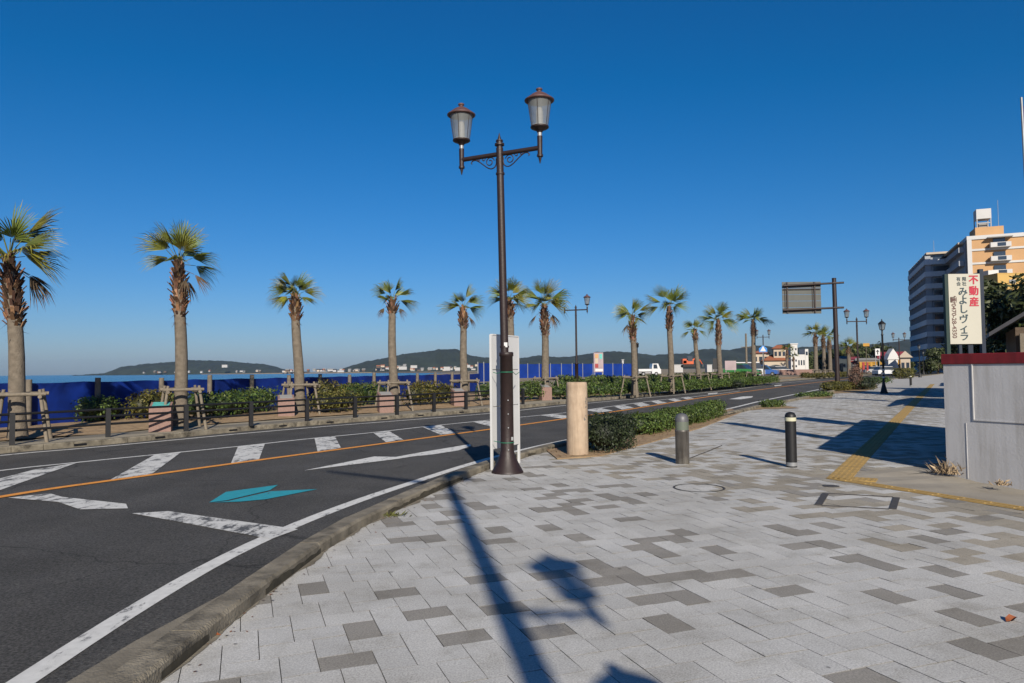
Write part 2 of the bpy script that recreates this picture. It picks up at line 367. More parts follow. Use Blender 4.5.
def inside(x, y, poly):
    c = False; j = len(poly) - 1
    for i in range(len(poly)):
        a = poly[i]; b = poly[j]
        if (a[1] > y) != (b[1] > y) and x < (b[0] - a[0]) * (y - a[1]) / (b[1] - a[1]) + a[0]: c = not c
        j = i
    return c
rng = random.Random(7)

# ------------------------------------------------------------------ leafy volumes
def leaves(mb, c, rad, n, size, tone=(.55, 1.35), seed=0, shell=.45, flat=False, warm=.0):
    r = random.Random(seed); c = Vector(c)
    for _ in range(n):
        while 1:
            d = Vector((r.gauss(0, 1), r.gauss(0, 1), r.gauss(0, 1)))
            if d.length > .01: break
        d.normalize()
        if flat and d.z < -.75: d.z *= -.6
        k = (shell + (1 - shell) * r.random() ** .6)
        lump = 1 + .22 * noise.noise(Vector((d.x * 2.3 + seed, d.y * 2.3, d.z * 2.3)))
        if flat:
            m = max(abs(d.x), abs(d.y), abs(d.z)); d = d.lerp(d / m, .5)
        p = c + Vector((d.x * rad[0], d.y * rad[1], d.z * rad[2])) * (k * lump)
        if flat: p.z = max(p.z, c.z - rad[2] * .92)
        nrm = (d + Vector((r.gauss(0, .6), r.gauss(0, .6), r.gauss(0, .6) + .3))).normalized()
        a = nrm.orthogonal().normalized(); a = Matrix.Rotation(r.random() * 6.28, 3, nrm) @ a; b = nrm.cross(a)
        s_ = size * r.uniform(.6, 1.4); t = r.uniform(*tone); w = r.random() * warm
        mb.tone = (t * (1 + 1.5 * w), t * (1 + .1 * w), t * (1 - .3 * w))
        mb.add([p - a * s_, p + b * s_ * .45, p + a * s_, p - b * s_ * .45], [(0, 1, 2, 3)], False)
    mb.tone = (1, 1, 1)
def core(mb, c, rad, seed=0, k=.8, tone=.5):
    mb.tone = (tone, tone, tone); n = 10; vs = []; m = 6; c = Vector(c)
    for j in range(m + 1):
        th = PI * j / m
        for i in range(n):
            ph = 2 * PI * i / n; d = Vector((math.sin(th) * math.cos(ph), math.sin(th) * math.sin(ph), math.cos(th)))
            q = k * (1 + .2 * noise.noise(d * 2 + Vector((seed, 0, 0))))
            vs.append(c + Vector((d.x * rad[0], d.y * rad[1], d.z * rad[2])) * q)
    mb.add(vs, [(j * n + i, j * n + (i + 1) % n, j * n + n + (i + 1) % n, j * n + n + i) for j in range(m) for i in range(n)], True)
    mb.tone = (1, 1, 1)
def hedge(name, pts, h, w, material, label, cat='hedge', group=None, leaf=.05, dens=700, seed=1, zb=0., warm=.15, tone=(.5, 1.5), wav=.12):
    """a clipped, uneven hedge along a path: overlapping leafy lumps"""
    mb = MB(); P = spline([Vector((p[0], p[1], 0)) for p in pts], .25) if len(pts) > 1 else [Vector((pts[0][0], pts[0][1], 0))]
    r = random.Random(seed); acc = 0; last = None; lum = []
    for p in P:
        if last is None or (p - last).length > w * .42: lum.append(p); last = p
    for i, p in enumerate(lum):
        hh = h * (1 + r.uniform(-wav, wav)); ww = w * (1 + r.uniform(-wav, wav)) / 2
        c = (p.x + r.uniform(-.05, .05) * w, p.y + r.uniform(-.05, .05) * w, zb + hh * .5)
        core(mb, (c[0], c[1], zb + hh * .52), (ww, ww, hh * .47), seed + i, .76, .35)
        leaves(mb, c, (ww * 1.08, ww * 1.08, hh * .54), int(dens * ww * hh * 2), leaf, tone, seed * 31 + i, .74, True, warm)
    b = lum[len(lum) // 2]
    return tag(mb.build(name, material, None, (b.x, b.y, zb), True), label, cat, group)

# ================================================================== LEVELS AND EDGES
ZR = -.13                                               # road surface
near_in = [Vector((-1.75, -25, 0)), Vector((-1.78, -6, 0)), gp(150, 690), gp(180, 666), gp(233, 621), gp(280, 584.7), gp(348, 535), gp(394, 512),
           gp(436, 492), gp(478, 473.5), gp(522, 458.5), gp(566, 446.5), gp(625, 435), gp(690, 423), gp(730, 415.2), gp(765, 406.8), gp(801, 399.6), gp(833, 392), gp(868, 382.5)]
near_in += [near_in[-1] + Vector((30, 42, 0)), near_in[-1] + Vector((70, 100, 0))]
near_k = spline(near_in, .5)                              # plaza-side edge of the near kerb
far_pts = [Vector((-15.5, -25, 0)), Vector((-14.2, 0, 0)), gp(-60, 459.5, ZR), gp(0, 453.5, ZR), gp(80, 447, ZR), gp(160, 439.6, ZR), gp(250, 430.6, ZR), gp(330, 424, ZR), gp(410, 417.8, ZR),
           gp(490, 411.4, ZR), gp(566, 403.8, ZR), gp(640, 397, ZR), gp(720, 389.4, ZR), gp(780, 382, ZR), gp(820, 378.6, ZR), gp(850, 376.6, ZR)]
for p in far_pts: p.z = 0
far_pts += [far_pts[-1] + Vector((32, 45, 0)), far_pts[-1] + Vector((75, 105, 0))]
far_k = spline(far_pts, .5)                               # road-side edge of the far kerb

# road
mb = MB(); mb.sheet([p for p in far_k[::3]] + [p for p in offset(near_k, -.1)[::-3]], ZR); structure('road', mb, M_asphalt)

# kerb stones of the near side: individual stones with joints in one structure mesh
def kerb(path, w, z0, z1, material, name, stone=.6, gap=.012, side=-1, bev=.02):
    mb = MB(); L = [0.]
    for a, b in zip(path, path[1:]): L.append(L[-1] + (b - a).length)
    def pos(s):
        import bisect
        i = min(max(bisect.bisect(L, s) - 1, 0), len(path) - 2); t = (s - L[i]) / max(L[i + 1] - L[i], 1e-6)
        p = path[i].lerp(path[i + 1], t); d = (path[i + 1] - path[i]).normalized(); return p, Vector((d.y, -d.x, 0))
    s = 0
    r = random.Random(3)
    while s < L[-1] - stone:
        (p, n0), (q, n1) = pos(s + gap / 2), pos(s + stone - gap / 2); h = z1 + r.uniform(-.004, .004)
        prof = [(0, z0), (0, h - bev), (bev, h), (w - bev, h), (w, h - bev), (w, z0)]
        vs = [(b + n * side * o).to_tuple()[:2] + (z,) for b, n in ((p, n0), (q, n1)) for o, z in prof]
        k = len(prof); fs = [(i, i + 1, k + i + 1, k + i) for i in range(k - 1)] + [tuple(range(k))[::-1], tuple(range(k, 2 * k))]
        mb.add(vs, [f[::-1] if side < 0 else f for f in fs]); s += stone
    return structure(name, mb, material)
kerb(near_k, .19, -.2, .092, M_kerb, 'near_kerb', 1.0, .005)
kerb(far_k, .2, -.2, .0, M_kerb, 'far_kerb', .6)
# the gutter drain openings seen as dark slots in the far kerb
gut_a = offset(near_k, -.19); gw = offset(near_k, -1); gut_b = [p + (q - p) * (.36 + .30 * min(1, max(0, (6.5 - p.y) / 2.5))) for p, q in zip(near_k, gw)]
mb = MB(); strip(mb, gut_b, gut_a, ZR + .006); structure('gutter', mb, M_gutter)

r_d = random.Random(2); mb = MB(); q0 = [near_k[i] for i in range(len(near_k)) if -5 < near_k[i].y < 24]; q0 = spline(q0, .05); q1 = offset(q0, .003)
strip(mb, [Vector((p.x, p.y, -.01)) for p in q1], [Vector((p.x, p.y, .052 + .034 * max(-.8, min(1, noise.noise(p * 1.3) + .7 * noise.noise(p * 6) + .4 * noise.noise(p * 19))))) for p in q1]); structure('kerb_moss', mb, mat('kerb_moss', (.040, .034, .022), .95, .4, 14))
mb = MB()
da = offset(near_k, .0); db = [p + (q - p) * (.012 + .035 * max(0, .4 + noise.noise(p * 3.1))) for p, q in zip(near_k, offset(near_k, 1))]
fine = [i for i, p in enumerate(near_k) if -5 < p.y < 20]; fp0 = spline([near_k[i] for i in fine], .06); fo = offset(fp0, 1)
strip(mb, fp0, [p + (q - p) * (.008 + .06 * max(0, .25 + noise.noise(p * 2.2) + .5 * noise.noise(p * 11))) for p, q in zip(fp0, fo)], .0045); structure('kerb_dirt', mb, M_gutter)
# promenade strip and planted bed behind the far kerb
prom_a = offset(far_k, -.2); prom_b = offset(far_k, -1.55)
mb = MB(); strip(mb, prom_b, prom_a, -.004); structure('promenade', mb, M_walk)
def bed_z(d): return .02 + .10 * min(1, max(0, (d - 1.5) / 1.5))
mb = MB()
ds = [1.5, 2.2, 3.0, 4.5, 7, 11]
rows = [offset(far_k, -d) for d in ds]
for i in range(len(ds) - 1):
    A = [Vector((p.x, p.y, bed_z(ds[i]) + .03 * noise.noise(p * .9))) for p in rows[i]]; B = [Vector((p.x, p.y, bed_z(ds[i + 1]) + .03 * noise.noise(p * .9))) for p in rows[i + 1]]
    strip(mb, B, A)
structure('planting_bed', mb, M_soil)

# ------------------------------------------------------------------ base land, sand lot, sea
coast = [(-90, -80), (-38, 5), (-27, 25), (-22, 55), (-21, 100), (-26, 180), (-46, 400), (-62, 800), (-120, 1500), (-420, 2150), (-900, 2500), (-1250, 2900), (-1500, 3600), (-1500, 7800), (7800, 7800), (7800, -80)]
mb = MB(); mb.sheet(coast, -.32); mb.prism(coast[:14][:1] + coast[1:14] + [(7800, 7800), (7800, -80)], -6, -.33, False); structure('ground', mb, M_sand)
mb = MB(); mb.sheet([(-7900, -90), (7900, -90), (7900, 7900), (-7900, 7900)], -3.2); structure('sea', mb, M_sea)
# raised sand lot beyond the hedges
mb = MB(); N = 26; xs = [-2 + i * 4 for i in range(N)]; ys = [44 + j * 8 for j in range(22)]
def far_x(y):
    for a, b in zip(far_k, far_k[1:]):
        if a.y <= y <= b.y: return a.x + (b.x - a.x) * (y - a.y) / max(b.y - a.y, 1e-6)
    return far_k[-1].x
vs = []
for j, y in enumerate(ys):
    fx = far_x(y) - 4.2
    for i in range(N):
        x = fx - i * 2.6
        z = .10 + .34 * min(1, max(0, (i * 2.6) / 9)) * min(1, max(0, (y - 40) / 30)) + .06 * noise.noise(Vector((x * .2, y * .2, 0)))
        vs.append((x, y, z))
mb.add(vs, [(j * N + i, j * N + N + i, j * N + N + i + 1, j * N + i + 1)[::-1] for j in range(len(ys) - 1) for i in range(N - 1)], True); structure('sand_lot', mb, M_sand)

# ------------------------------------------------------------------ plaza
lane_d = Vector((.42, -.9075, 0)); street_d = Vector((.52, .854, 0))
WC = Vector((6.1, 10.2, 0))                               # wall corner
T0 = gp(826, 478.5)                                       # corner of the tactile paving
right_far = [WC + street_d * t for t in (0, 15, 40, 75)]
T1 = T0 + lane_d * 16
plaza_poly = [(p.x + .02, p.y) for p in near_k if -5 < p.y < 60] + [(right_far[3].x, 60)] + [(p.x + .1, p.y) for p in (right_far[2], right_far[1], right_far[0])] + [(T0.x + 1.3, T0.y - .2), (T0.x + .2, T0.y + .09), (T1.x + .2, T1.y + .09)]
nl_ = Vector((-lane_d.y, lane_d.x, 0))
mb = MB(); mb.sheet([(p.x, p.y) for p in near_k[::2]] + [(90, near_k[-1].y), (WC + street_d * 75).to_tuple()[:2], (WC.x + .1, WC.y + .2), (T0.x + nl_.x * .1, T0.y + nl_.y * .1), (T1.x + nl_.x * .1, T1.y + nl_.y * .1), (T1.x, -25)], -.022); structure('plaza_base', mb, M_joint)
mb = MB(); fp = [p for p in near_k if p.y > 42]
mb.sheet([(p.x, p.y) for p in fp[::2]] + [(fp[-1].x + 60, fp[-1].y), ((WC + street_d * 40).x + 12, (WC + street_d * 40).y), (near_k[0].x + 45 * .6, 42)], -.006); structure('far_pavement', mb, M_farpave)
nl0 = Vector((-lane_d.y, lane_d.x, 0))
ua = Vector((-.3485, .9373, 0)); ub = Vector((.9373, .3485, 0)); U = .15
mb = MB()
tact_n = Vector((street_d.y, -street_d.x, 0))
tone_light = (.415, .411, .398); tone_dark = (.225, .212, .19); tone_mid = (.285, .26, .215)
def in_tact(p):
    q = p - T0; s = q.dot(street_d); w = q.dot(tact_n)
    return s > -.02 and -.02 < w < .32
soil1 = [gp(557, 459.5), gp(600, 456.5), gp(650, 443), (gp(700, 428.5)), gp(741, 412.6), gp(730, 409), gp(690, 420), gp(600, 438), gp(545, 450)]
def clip(poly, P, n):
    """keep the side of the line through P where n points"""
    out = []
    for i in range(len(poly)):
        a, b = poly[i], poly[(i + 1) % len(poly)]; da, db = (a - P).dot(n), (b - P).dot(n)
        if da >= 0: out.append(a)
        if (da >= 0) != (db >= 0): out.append(a + (b - a) * (da / (da - db)))
    return out
PL, PW = .284, .188
kseg = [(p, q) for p, q in zip(near_k, near_k[1:]) if -6 < p.y < 60]
big_poly = [(p.x, p.y) for p in offset(near_k, -.2) if -5 < p.y < 60] + plaza_poly[-8:]
for i in range(-110, 260):
    for j in range(-70, 110):
        for kind in (0, 1):
            ox, oy = i * PW + j * PL, i * PW - j * PL
            x0, x1, y0, y1 = (ox, ox + PL, oy, oy + PW) if kind == 0 else (ox + PL, ox + PL + PW, oy + PW - PL, oy + PW)
            c = ub * ((x0 + x1) / 2) + ua * ((y0 + y1) / 2)
            if c.y < -4 or c.y > 46 or c.x < -3.4 or c.x > 34 or (c.y > 14 and abs(c.x) > c.y * .85) or not inside(c.x, c.y, big_poly): continue
            g = .0022; P4 = [ub * x + ua * y for x, y in ((x0 + g, y0 + g), (x1 - g, y0 + g), (x1 - g, y1 - g), (x0 + g, y1 - g))]; cut = False
            ks = min(kseg, key=lambda e: (e[0] - c).length_squared); t = (ks[1] - ks[0]).normalized(); kn = Vector((t.y, -t.x, 0))
            if (c - ks[0]).dot(kn) < .45: P4 = clip(P4, ks[0] - kn * .09, kn); cut = True
            q = c - T0; wq, sq = q.dot(tact_n), q.dot(street_d)
            if sq > .06 and -.25 < wq < .6:
                if 0 <= wq <= .3 and sq > 0: 
                    if .02 < wq < .28: pass
                P4 = clip(P4, T0 + tact_n * .302, tact_n) if wq > .15 else clip(P4, T0 - tact_n * .002, -tact_n); cut = True
                if sq < .35 and wq > .1: P4 = clip(P4, T0 + nl0 * .0, -nl0) if sq < .0 else P4
            dl = q.dot(nl0)
            if -.4 < dl and q.dot(lane_d) > -.25: P4 = clip(P4, T0 - nl0 * .022, -nl0); cut = True
            if len(P4) < 3: continue
            ds_ = abs(wq); near = max(math.exp(-max(0, abs(dl)) / 1.5), math.exp(-ds_ / 1.1) if sq > 0 else 0)
            far = min(1, max(0, (c.y - 11) / 5))
            pr = (.045 + .60 * near + .20 * math.exp(-abs(dl) / 3.0) * (1 - near) + .02) * (1 - .55 * far * (1 - near))
            nz = noise.noise(Vector((c.x * 1.5, c.y * 1.5, 3)))
            rv = rng.random() - .22 * nz * (1 if near > .3 else 0)
            if rv < pr: tn = tone_mid if (near > .17 and rng.random() < .85) or far > .4 else tone_dark
            else: tn = tone_light
            gq = rng.uniform(.93, 1.06); mb.tone = tuple(x * gq for x in tn)
            zt = rng.uniform(-.0009, .0009); tx, ty = rng.uniform(-.0014, .0014), rng.uniform(-.0014, .0014); n = len(P4)
            top = [(p.x, p.y, zt + tx * (p - c).dot(ub) / .1 + ty * (p - c).dot(ua) / .1) for p in P4]
            mb.add(top, [tuple(range(n))])
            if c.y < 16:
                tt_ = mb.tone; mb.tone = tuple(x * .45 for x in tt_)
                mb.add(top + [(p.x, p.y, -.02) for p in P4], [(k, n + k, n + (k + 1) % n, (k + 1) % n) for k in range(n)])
mb.tone = (1, 1, 1)
structure('paving', mb, M_paver)

# lane strip between the tactile line and the wall, and its yellow line
nl = Vector((-lane_d.y, lane_d.x, 0))
def lane_z(t): return 0.
ts = [-.7, 0, .5, 1, 2, 4, 8, 14]
mb = MB(); strip(mb, [T0 + lane_d * t + nl * .0 + Vector((0, 0, lane_z(t) - .006)) for t in ts], [T0 + lane_d * t + nl * 2.6 + Vector((0, 0, -.006 - .16 * min(1, max(0, t / 1.5)))) for t in ts]); structure('lane_edge_pavement', mb, M_lane)
mb = MB(); strip(mb, [T0 + lane_d * t - nl * .02 + Vector((0, 0, .004 + lane_z(t) * .6)) for t in ts[1:]], [T0 + lane_d * t + nl * .21 + Vector((0, 0, .004 + lane_z(t) * .6)) for t in ts[1:]])
for t in range(0, 46):
    a = T0 + lane_d * (t * .3)
    for e in range(2): mb.box(tuple(a + lane_d * .15 + nl * (.04 + .1 * e) + Vector((0, 0, .007 + lane_z(t * .3) * .6))), (.26, .03, .006), math.atan2(lane_d.y, lane_d.x))
structure('yellow_lane_line', mb, M_tact)
mb = MB(); az = math.atan2(street_d.y, street_d.x)
for t in range(0, 190):
    for e in range(1):
        c = T0 + street_d * (.15 + t * .3) + tact_n * (.15 + e * .3) + Vector((0, 0, .002))
        mb.box(tuple(c + Vector((0, 0, -.004))), (.296, .296, .012), az)
        if t < 60:
            for q in range(4): mb.box(tuple(c + tact_n * (-.105 + .07 * q) + Vector((0, 0, .0035))), (.265, .03, .006), az)
for e in range(1):
    c = T0 + street_d * .15 + tact_n * (.45 + e * .3); mb.box(tuple(c + Vector((0, 0, -.004))), (.296, .296, .012), az)
    for q in range(4): mb.box(tuple(c + tact_n * (-.105 + .07 * q) + Vector((0, 0, .0035))), (.265, .03, .006), az)
structure('tactile_paving', mb, M_tact)
# covers set in the paving
def frame_cover(name, pts, w, label, cat):
    mb = MB(); c = sum(pts, Vector()) / len(pts)
    for i in range(4):
        a, b = pts[i], pts[(i + 1) % 4]; d = (b - a); ww = w * (2.0 if i % 2 else .85)
        n = Vector((d.y, -d.x, 0)).normalized(); q = [a, b, b + n * ww * .5 - d.normalized() * 0, a + n * ww * .5]
        mb.prism([(p.x, p.y) for p in q], .0, .006 + .001 * i)
    return tag(mb.build(name, M_manhole, None, tuple(c), True), label, cat)
frame_cover('manhole_cover', [gp(822, 505.5), gp(889, 509), gp(893, 497.5), gp(829, 494)], .07, 'rectangular paved manhole cover with dark iron edges in the paving', 'manhole')
mb = MB(); c = gp(699, 488); r0 = (gp(725, 488) - c).length; vs = []
for k in range(40):
    a = 2 * PI * k / 40
    for rr in (r0, r0 - .028): vs.append((c.x + rr * math.cos(a), c.y + rr * math.sin(a), .005))
mb.add(vs, [(2 * k, 2 * ((k + 1) % 40), 2 * ((k + 1) % 40) + 1, 2 * k + 1) for k in range(40)])
tag(mb.build('manhole_ring', M_manhole, None, tuple(c), True), 'thin dark iron ring of a round manhole set in grey pavers', 'manhole')
mb = MB(); c = gp(831, 486.3); mb.lathe([(.10, .0), (.10, .006), (.085, .008)], c, 20)
tag(mb.build('valve_cover', M_manhole, None, tuple(c), True), 'small round black valve cover near the yellow tactile corner', 'cover')
# ------------------------------------------------------------------ soil strip with the near hedges
mb = MB(); mb.sheet([(p.x, p.y) for p in soil1], .02)
for a, b in zip(soil1, soil1[1:] + soil1[:1]): mb.add([(a.x, a.y, -.02), (b.x, b.y, -.02), (b.x, b.y, .02), (a.x, a.y, .02)], [(0, 1, 2, 3)])
structure('soil_bed', mb, M_soil)
for q in ([gp(748, 410.5), gp(765, 409.2), gp(800, 408.4), gp(790, 406.5), gp(772, 404.5), gp(757, 406.5)], [gp(797, 399.8), gp(806, 399.2), gp(832, 398.6), gp(833, 394), gp(815, 394.5)], [gp(818, 394.5), gp(860, 392.5), gp(878, 388), gp(876, 384), gp(850, 383)]):
    mb = MB(); mb.sheet([(p.x, p.y) for p in q], .012); structure('soil_patch', mb, M_soil)

rl = random.Random(77); mb = MB(); sp_ = [(p.x, p.y) for p in soil1]; x0, x1 = min(p[0] for p in sp_), max(p[0] for p in sp_); y0, y1 = min(p[1] for p in sp_), max(p[1] for p in sp_); k = 0
while k < 900:
    x, y = rl.uniform(x0, x1), rl.uniform(y0, y1)
    if not inside(x, y, sp_): continue
    k += 1; a = rl.uniform(0, 6.28); l = rl.uniform(.012, .03); t = rl.uniform(.4, 1.8); mb.tone = (t * 1.3, t, t * .8); d = Vector((math.cos(a), math.sin(a), rl.uniform(-.2, .4))) * l; w = Vector((-math.sin(a), math.cos(a), rl.uniform(-.2, .4))) * l * .5; c = Vector((x, y, .03 + rl.uniform(0, .01)))
    mb.add([c - d, c + w, c + d, c - w], [(0, 1, 2, 3)])
for k in range(420):
    p = rl.choice(fp0); o = abs(rl.gauss(0, .09)) + .01; i = fp0.index(p); q = fo[i] - p; a = rl.uniform(0, 6.28); l = rl.uniform(.006, .016); t = rl.uniform(.4, 1.6); mb.tone = (t * 1.3, t, t * .8); c = p + q * o + Vector((0, 0, .007)); d = Vector((math.cos(a), math.sin(a), .2)) * l; w = Vector((-math.sin(a), math.cos(a), .1)) * l * .6
    mb.add([c - d, c + w, c + d, c - w], [(0, 1, 2, 3)])
mb.tone = (1, 1, 1); o = mb.build('leaf_litter', M_bush_dead); o['kind'] = 'stuff'

# ================================================================== ROAD MARKINGS
ZP = ZR + .005
mb = MB()
w1 = spline([Vector((-2.45, -20, 0)), Vector((-2.42, 0, 0)), gp(20, 683, ZP), gp(150, 600, ZP), gp(228, 556, ZP), gp(300, 523, ZP), gp(360, 500, ZP), gp(420, 480, ZP), gp(470, 464, ZP), gp(520, 450.5, ZP), gp(560, 441.5, ZP), gp(640, 425.5, ZP), gp(727, 409, ZP), gp(761, 401, ZP), gp(820, 389.2, ZP), gp(850, 382.5, ZP)], .4)
line(mb, w1, .16, ZP); structure('near_edge_line', mb, M_pw)
mb = MB()
w2 = spline([Vector((-15.0, -25, 0)), Vector((-13.75, 0, 0)), gp(0, 455.5, ZP), gp(80, 448.5, ZP), gp(160, 441.2, ZP), gp(250, 432.8, ZP), gp(330, 426, ZP), gp(410, 419.8, ZP), gp(490, 413.3, ZP), gp(566, 405.3, ZP), gp(640, 398.4, ZP), gp(720, 391, ZP), gp(780, 383.4, ZP), gp(820, 379.8, ZP)], .4)
line(mb, w2, .13, ZP); structure('far_edge_line', mb, M_pw)
mb = MB()
orange = spline([Vector((-9.0, -20, 0)), Vector((-8.55, 0, 0)), gp(0, 497, ZP), gp(128, 478.2, ZP), gp(256, 460.5, ZP), gp(380, 444, ZP), gp(490, 429.3, ZP), gp(566, 418.6, ZP), gp(620, 410.8, ZP), gp(660, 404.5, ZP), gp(700, 398, ZP), gp(758, 390, ZP), gp(820, 382, ZP), gp(850, 378.6, ZP)], .4)
line(mb, orange, .17, ZP + .004); structure('orange_centre_line', mb, M_po)
mb = MB()
thin = spline([Vector((-11.7, -20, 0)), Vector((-11.2, 0, 0)), gp(0, 470.6, ZP), gp(75, 462.6, ZP), gp(145, 455.6, ZP), gp(250, 445.2, ZP), gp(300, 439.6, ZP), gp(372, 432.6, ZP), gp(425, 426.6, ZP), gp(490, 420, ZP), gp(566, 412.6, ZP), gp(611, 406.4, ZP), gp(660, 400, ZP), gp(693, 396.8, ZP), gp(740, 391, ZP)], .4)
line(mb, thin, .11, ZP + .001); structure('hatch_edge_line', mb, M_pw)
mb = MB()
bars = [((33, 470), (77, 462.8), (-22, 498), (-75, 498)), ((155, 454.6), (182, 451.6), (151, 474.6), (110, 480)), ((238, 446.6), (265, 443.4), (259, 459.6), (231, 463.2)),
        ((314.6, 438.4), (334.8, 436), (341, 448), (317.6, 451.6)), ((373, 432.6), (389, 431), (403.5, 439.8), (386, 442.2)), ((423, 427.2), (440.6, 425), (456, 433), (441, 435)),
        ((473, 422), (487, 420.6), (512, 425.6), (496, 427.8)), ((541, 415.4), (553, 414.2), (577, 416.4), (562, 418.6)), ((586, 410.2), (601, 408.2), (613, 410.6), (599, 412.6)),
        ((614, 406.4), (624, 405), (634, 407.8), (622, 409.6)), ((633, 403.8), (642, 402.6), (651, 405.2), (641, 406.8)), ((651, 401.4), (658, 400.4), (667, 402.6), (658, 404)), ((668, 399.4), (674, 398.6), (682, 400.4), (675, 401.6)), ((681, 397.6), (688, 396.8), (694, 398.4), (687, 399.4))]
for b in bars: mb.sheet([gp(x, y, ZP)[:2] for x, y in b], ZP + .0025)
structure('hatch_bars', mb, M_pww)
mb = MB(); mb.sheet([gp(x, y, ZP)[:2] for x, y in ((132, 513.5), (168, 511.3), (298, 529.4), (271, 539.2), (163, 519))], ZP + .003)
mb.sheet([gp(x, y, ZP)[:2] for x, y in ((8, 497.8), (50, 493.5), (62, 497), (126, 504), (128, 508.5), (80, 509.5), (58, 502))], ZP + .003); structure('stop_line', mb, M_pww)
mb = MB()
mb.sheet([gp(x, y, ZP)[:2] for x, y in ((209, 502.7), (226, 492), (278, 485), (270, 490.3), (226, 500.6))], ZP + .003)
mb.sheet([gp(x, y, ZP)[:2] for x, y in ((213, 502.7), (228, 501.3), (271, 491.4), (318, 489.2), (266, 499.4), (240, 501.8))], ZP + .003); structure('teal_arrow', mb, M_pt)
mb = MB()
mb.sheet([gp(x, y, ZP)[:2] for x, y in ((304, 470.6), (374, 456.6), (396, 457.0), (420, 452.6), (470, 444.2), (471, 446), (458, 450.6), (432, 454.6), (412, 456.6), (400, 458.6), (383, 460.8))], ZP + .003)
mb.sheet([gp(x, y, ZP)[:2] for x, y in ((729, 399.2), (742, 396.6), (753, 396.2), (752, 397.6), (741, 399.3))], ZP + .003)
mb.sheet([gp(x, y, ZP)[:2] for x, y in ((708, 393.4), (718, 392.6), (717, 393.7), (708, 394.4))], ZP + .003)
mb.sheet([gp(x, y, ZP)[:2] for x, y in ((774, 385.4), (782, 384.6), (781, 385.6), (775, 386.3))], ZP + .003); structure('white_road_arrow', mb, M_pw)

# ================================================================== STREET LAMPS
def lantern(parent, c, s=1., far=False):
    """round lantern: base cup, frosted glass cone with glazing bars, roof with finial"""
    x, y, z = c; n = 10 if far else 20
    b = MB(); b.lathe([(.035 * s, .01 * s), (.05 * s, .04 * s), (.112 * s, .066 * s), (.130 * s, .078 * s), (.130 * s, .096 * s), (.115 * s, .101 * s)], c, n); cup = b.build('lantern', M_dark_iron, parent)
    g = MB(); g.lathe([(.118 * s, .10 * s), (.172 * s, .47 * s)], c, n); g.build('glass', M_glass_lamp, cup)
    if not far: bu = MB(); bu.lathe([(.05 * s, .10 * s), (.05 * s, .30 * s), (.035 * s, .36 * s), (.01 * s, .38 * s)], c, 12); bu.lathe([(.112 * s, .102 * s), (.108 * s, .112 * s)], c, n); bu.build('bulb', M_white, cup)
    bars = MB()
    for k in range(6):
        a = 2 * PI * k / 6 + .3; d = Vector((math.cos(a), math.sin(a), 0)); bars.cyl(Vector(c) + d * .121 * s + Vector((0, 0, .1 * s)), Vector(c) + d * .175 * s + Vector((0, 0, .47 * s)), .0045 * s, n=5)
    bars.build('glazing_bar', M_dark_iron, cup)
    r = MB(); r.lathe([(.19 * s, .455 * s), (.21 * s, .462 * s), (.212 * s, .475 * s), (.185 * s, .494 * s), (.11 * s, .552 * s), (.05 * s, .586 * s), (.03 * s, .592 * s), (.028 * s, .612 * s), (.046 * s, .62 * s), (.046 * s, .636 * s), (.03 * s, .646 * s), (0.003, .652 * s)], c, n); r.build('lantern_roof', M_lamp_roof, cup)
    return cup
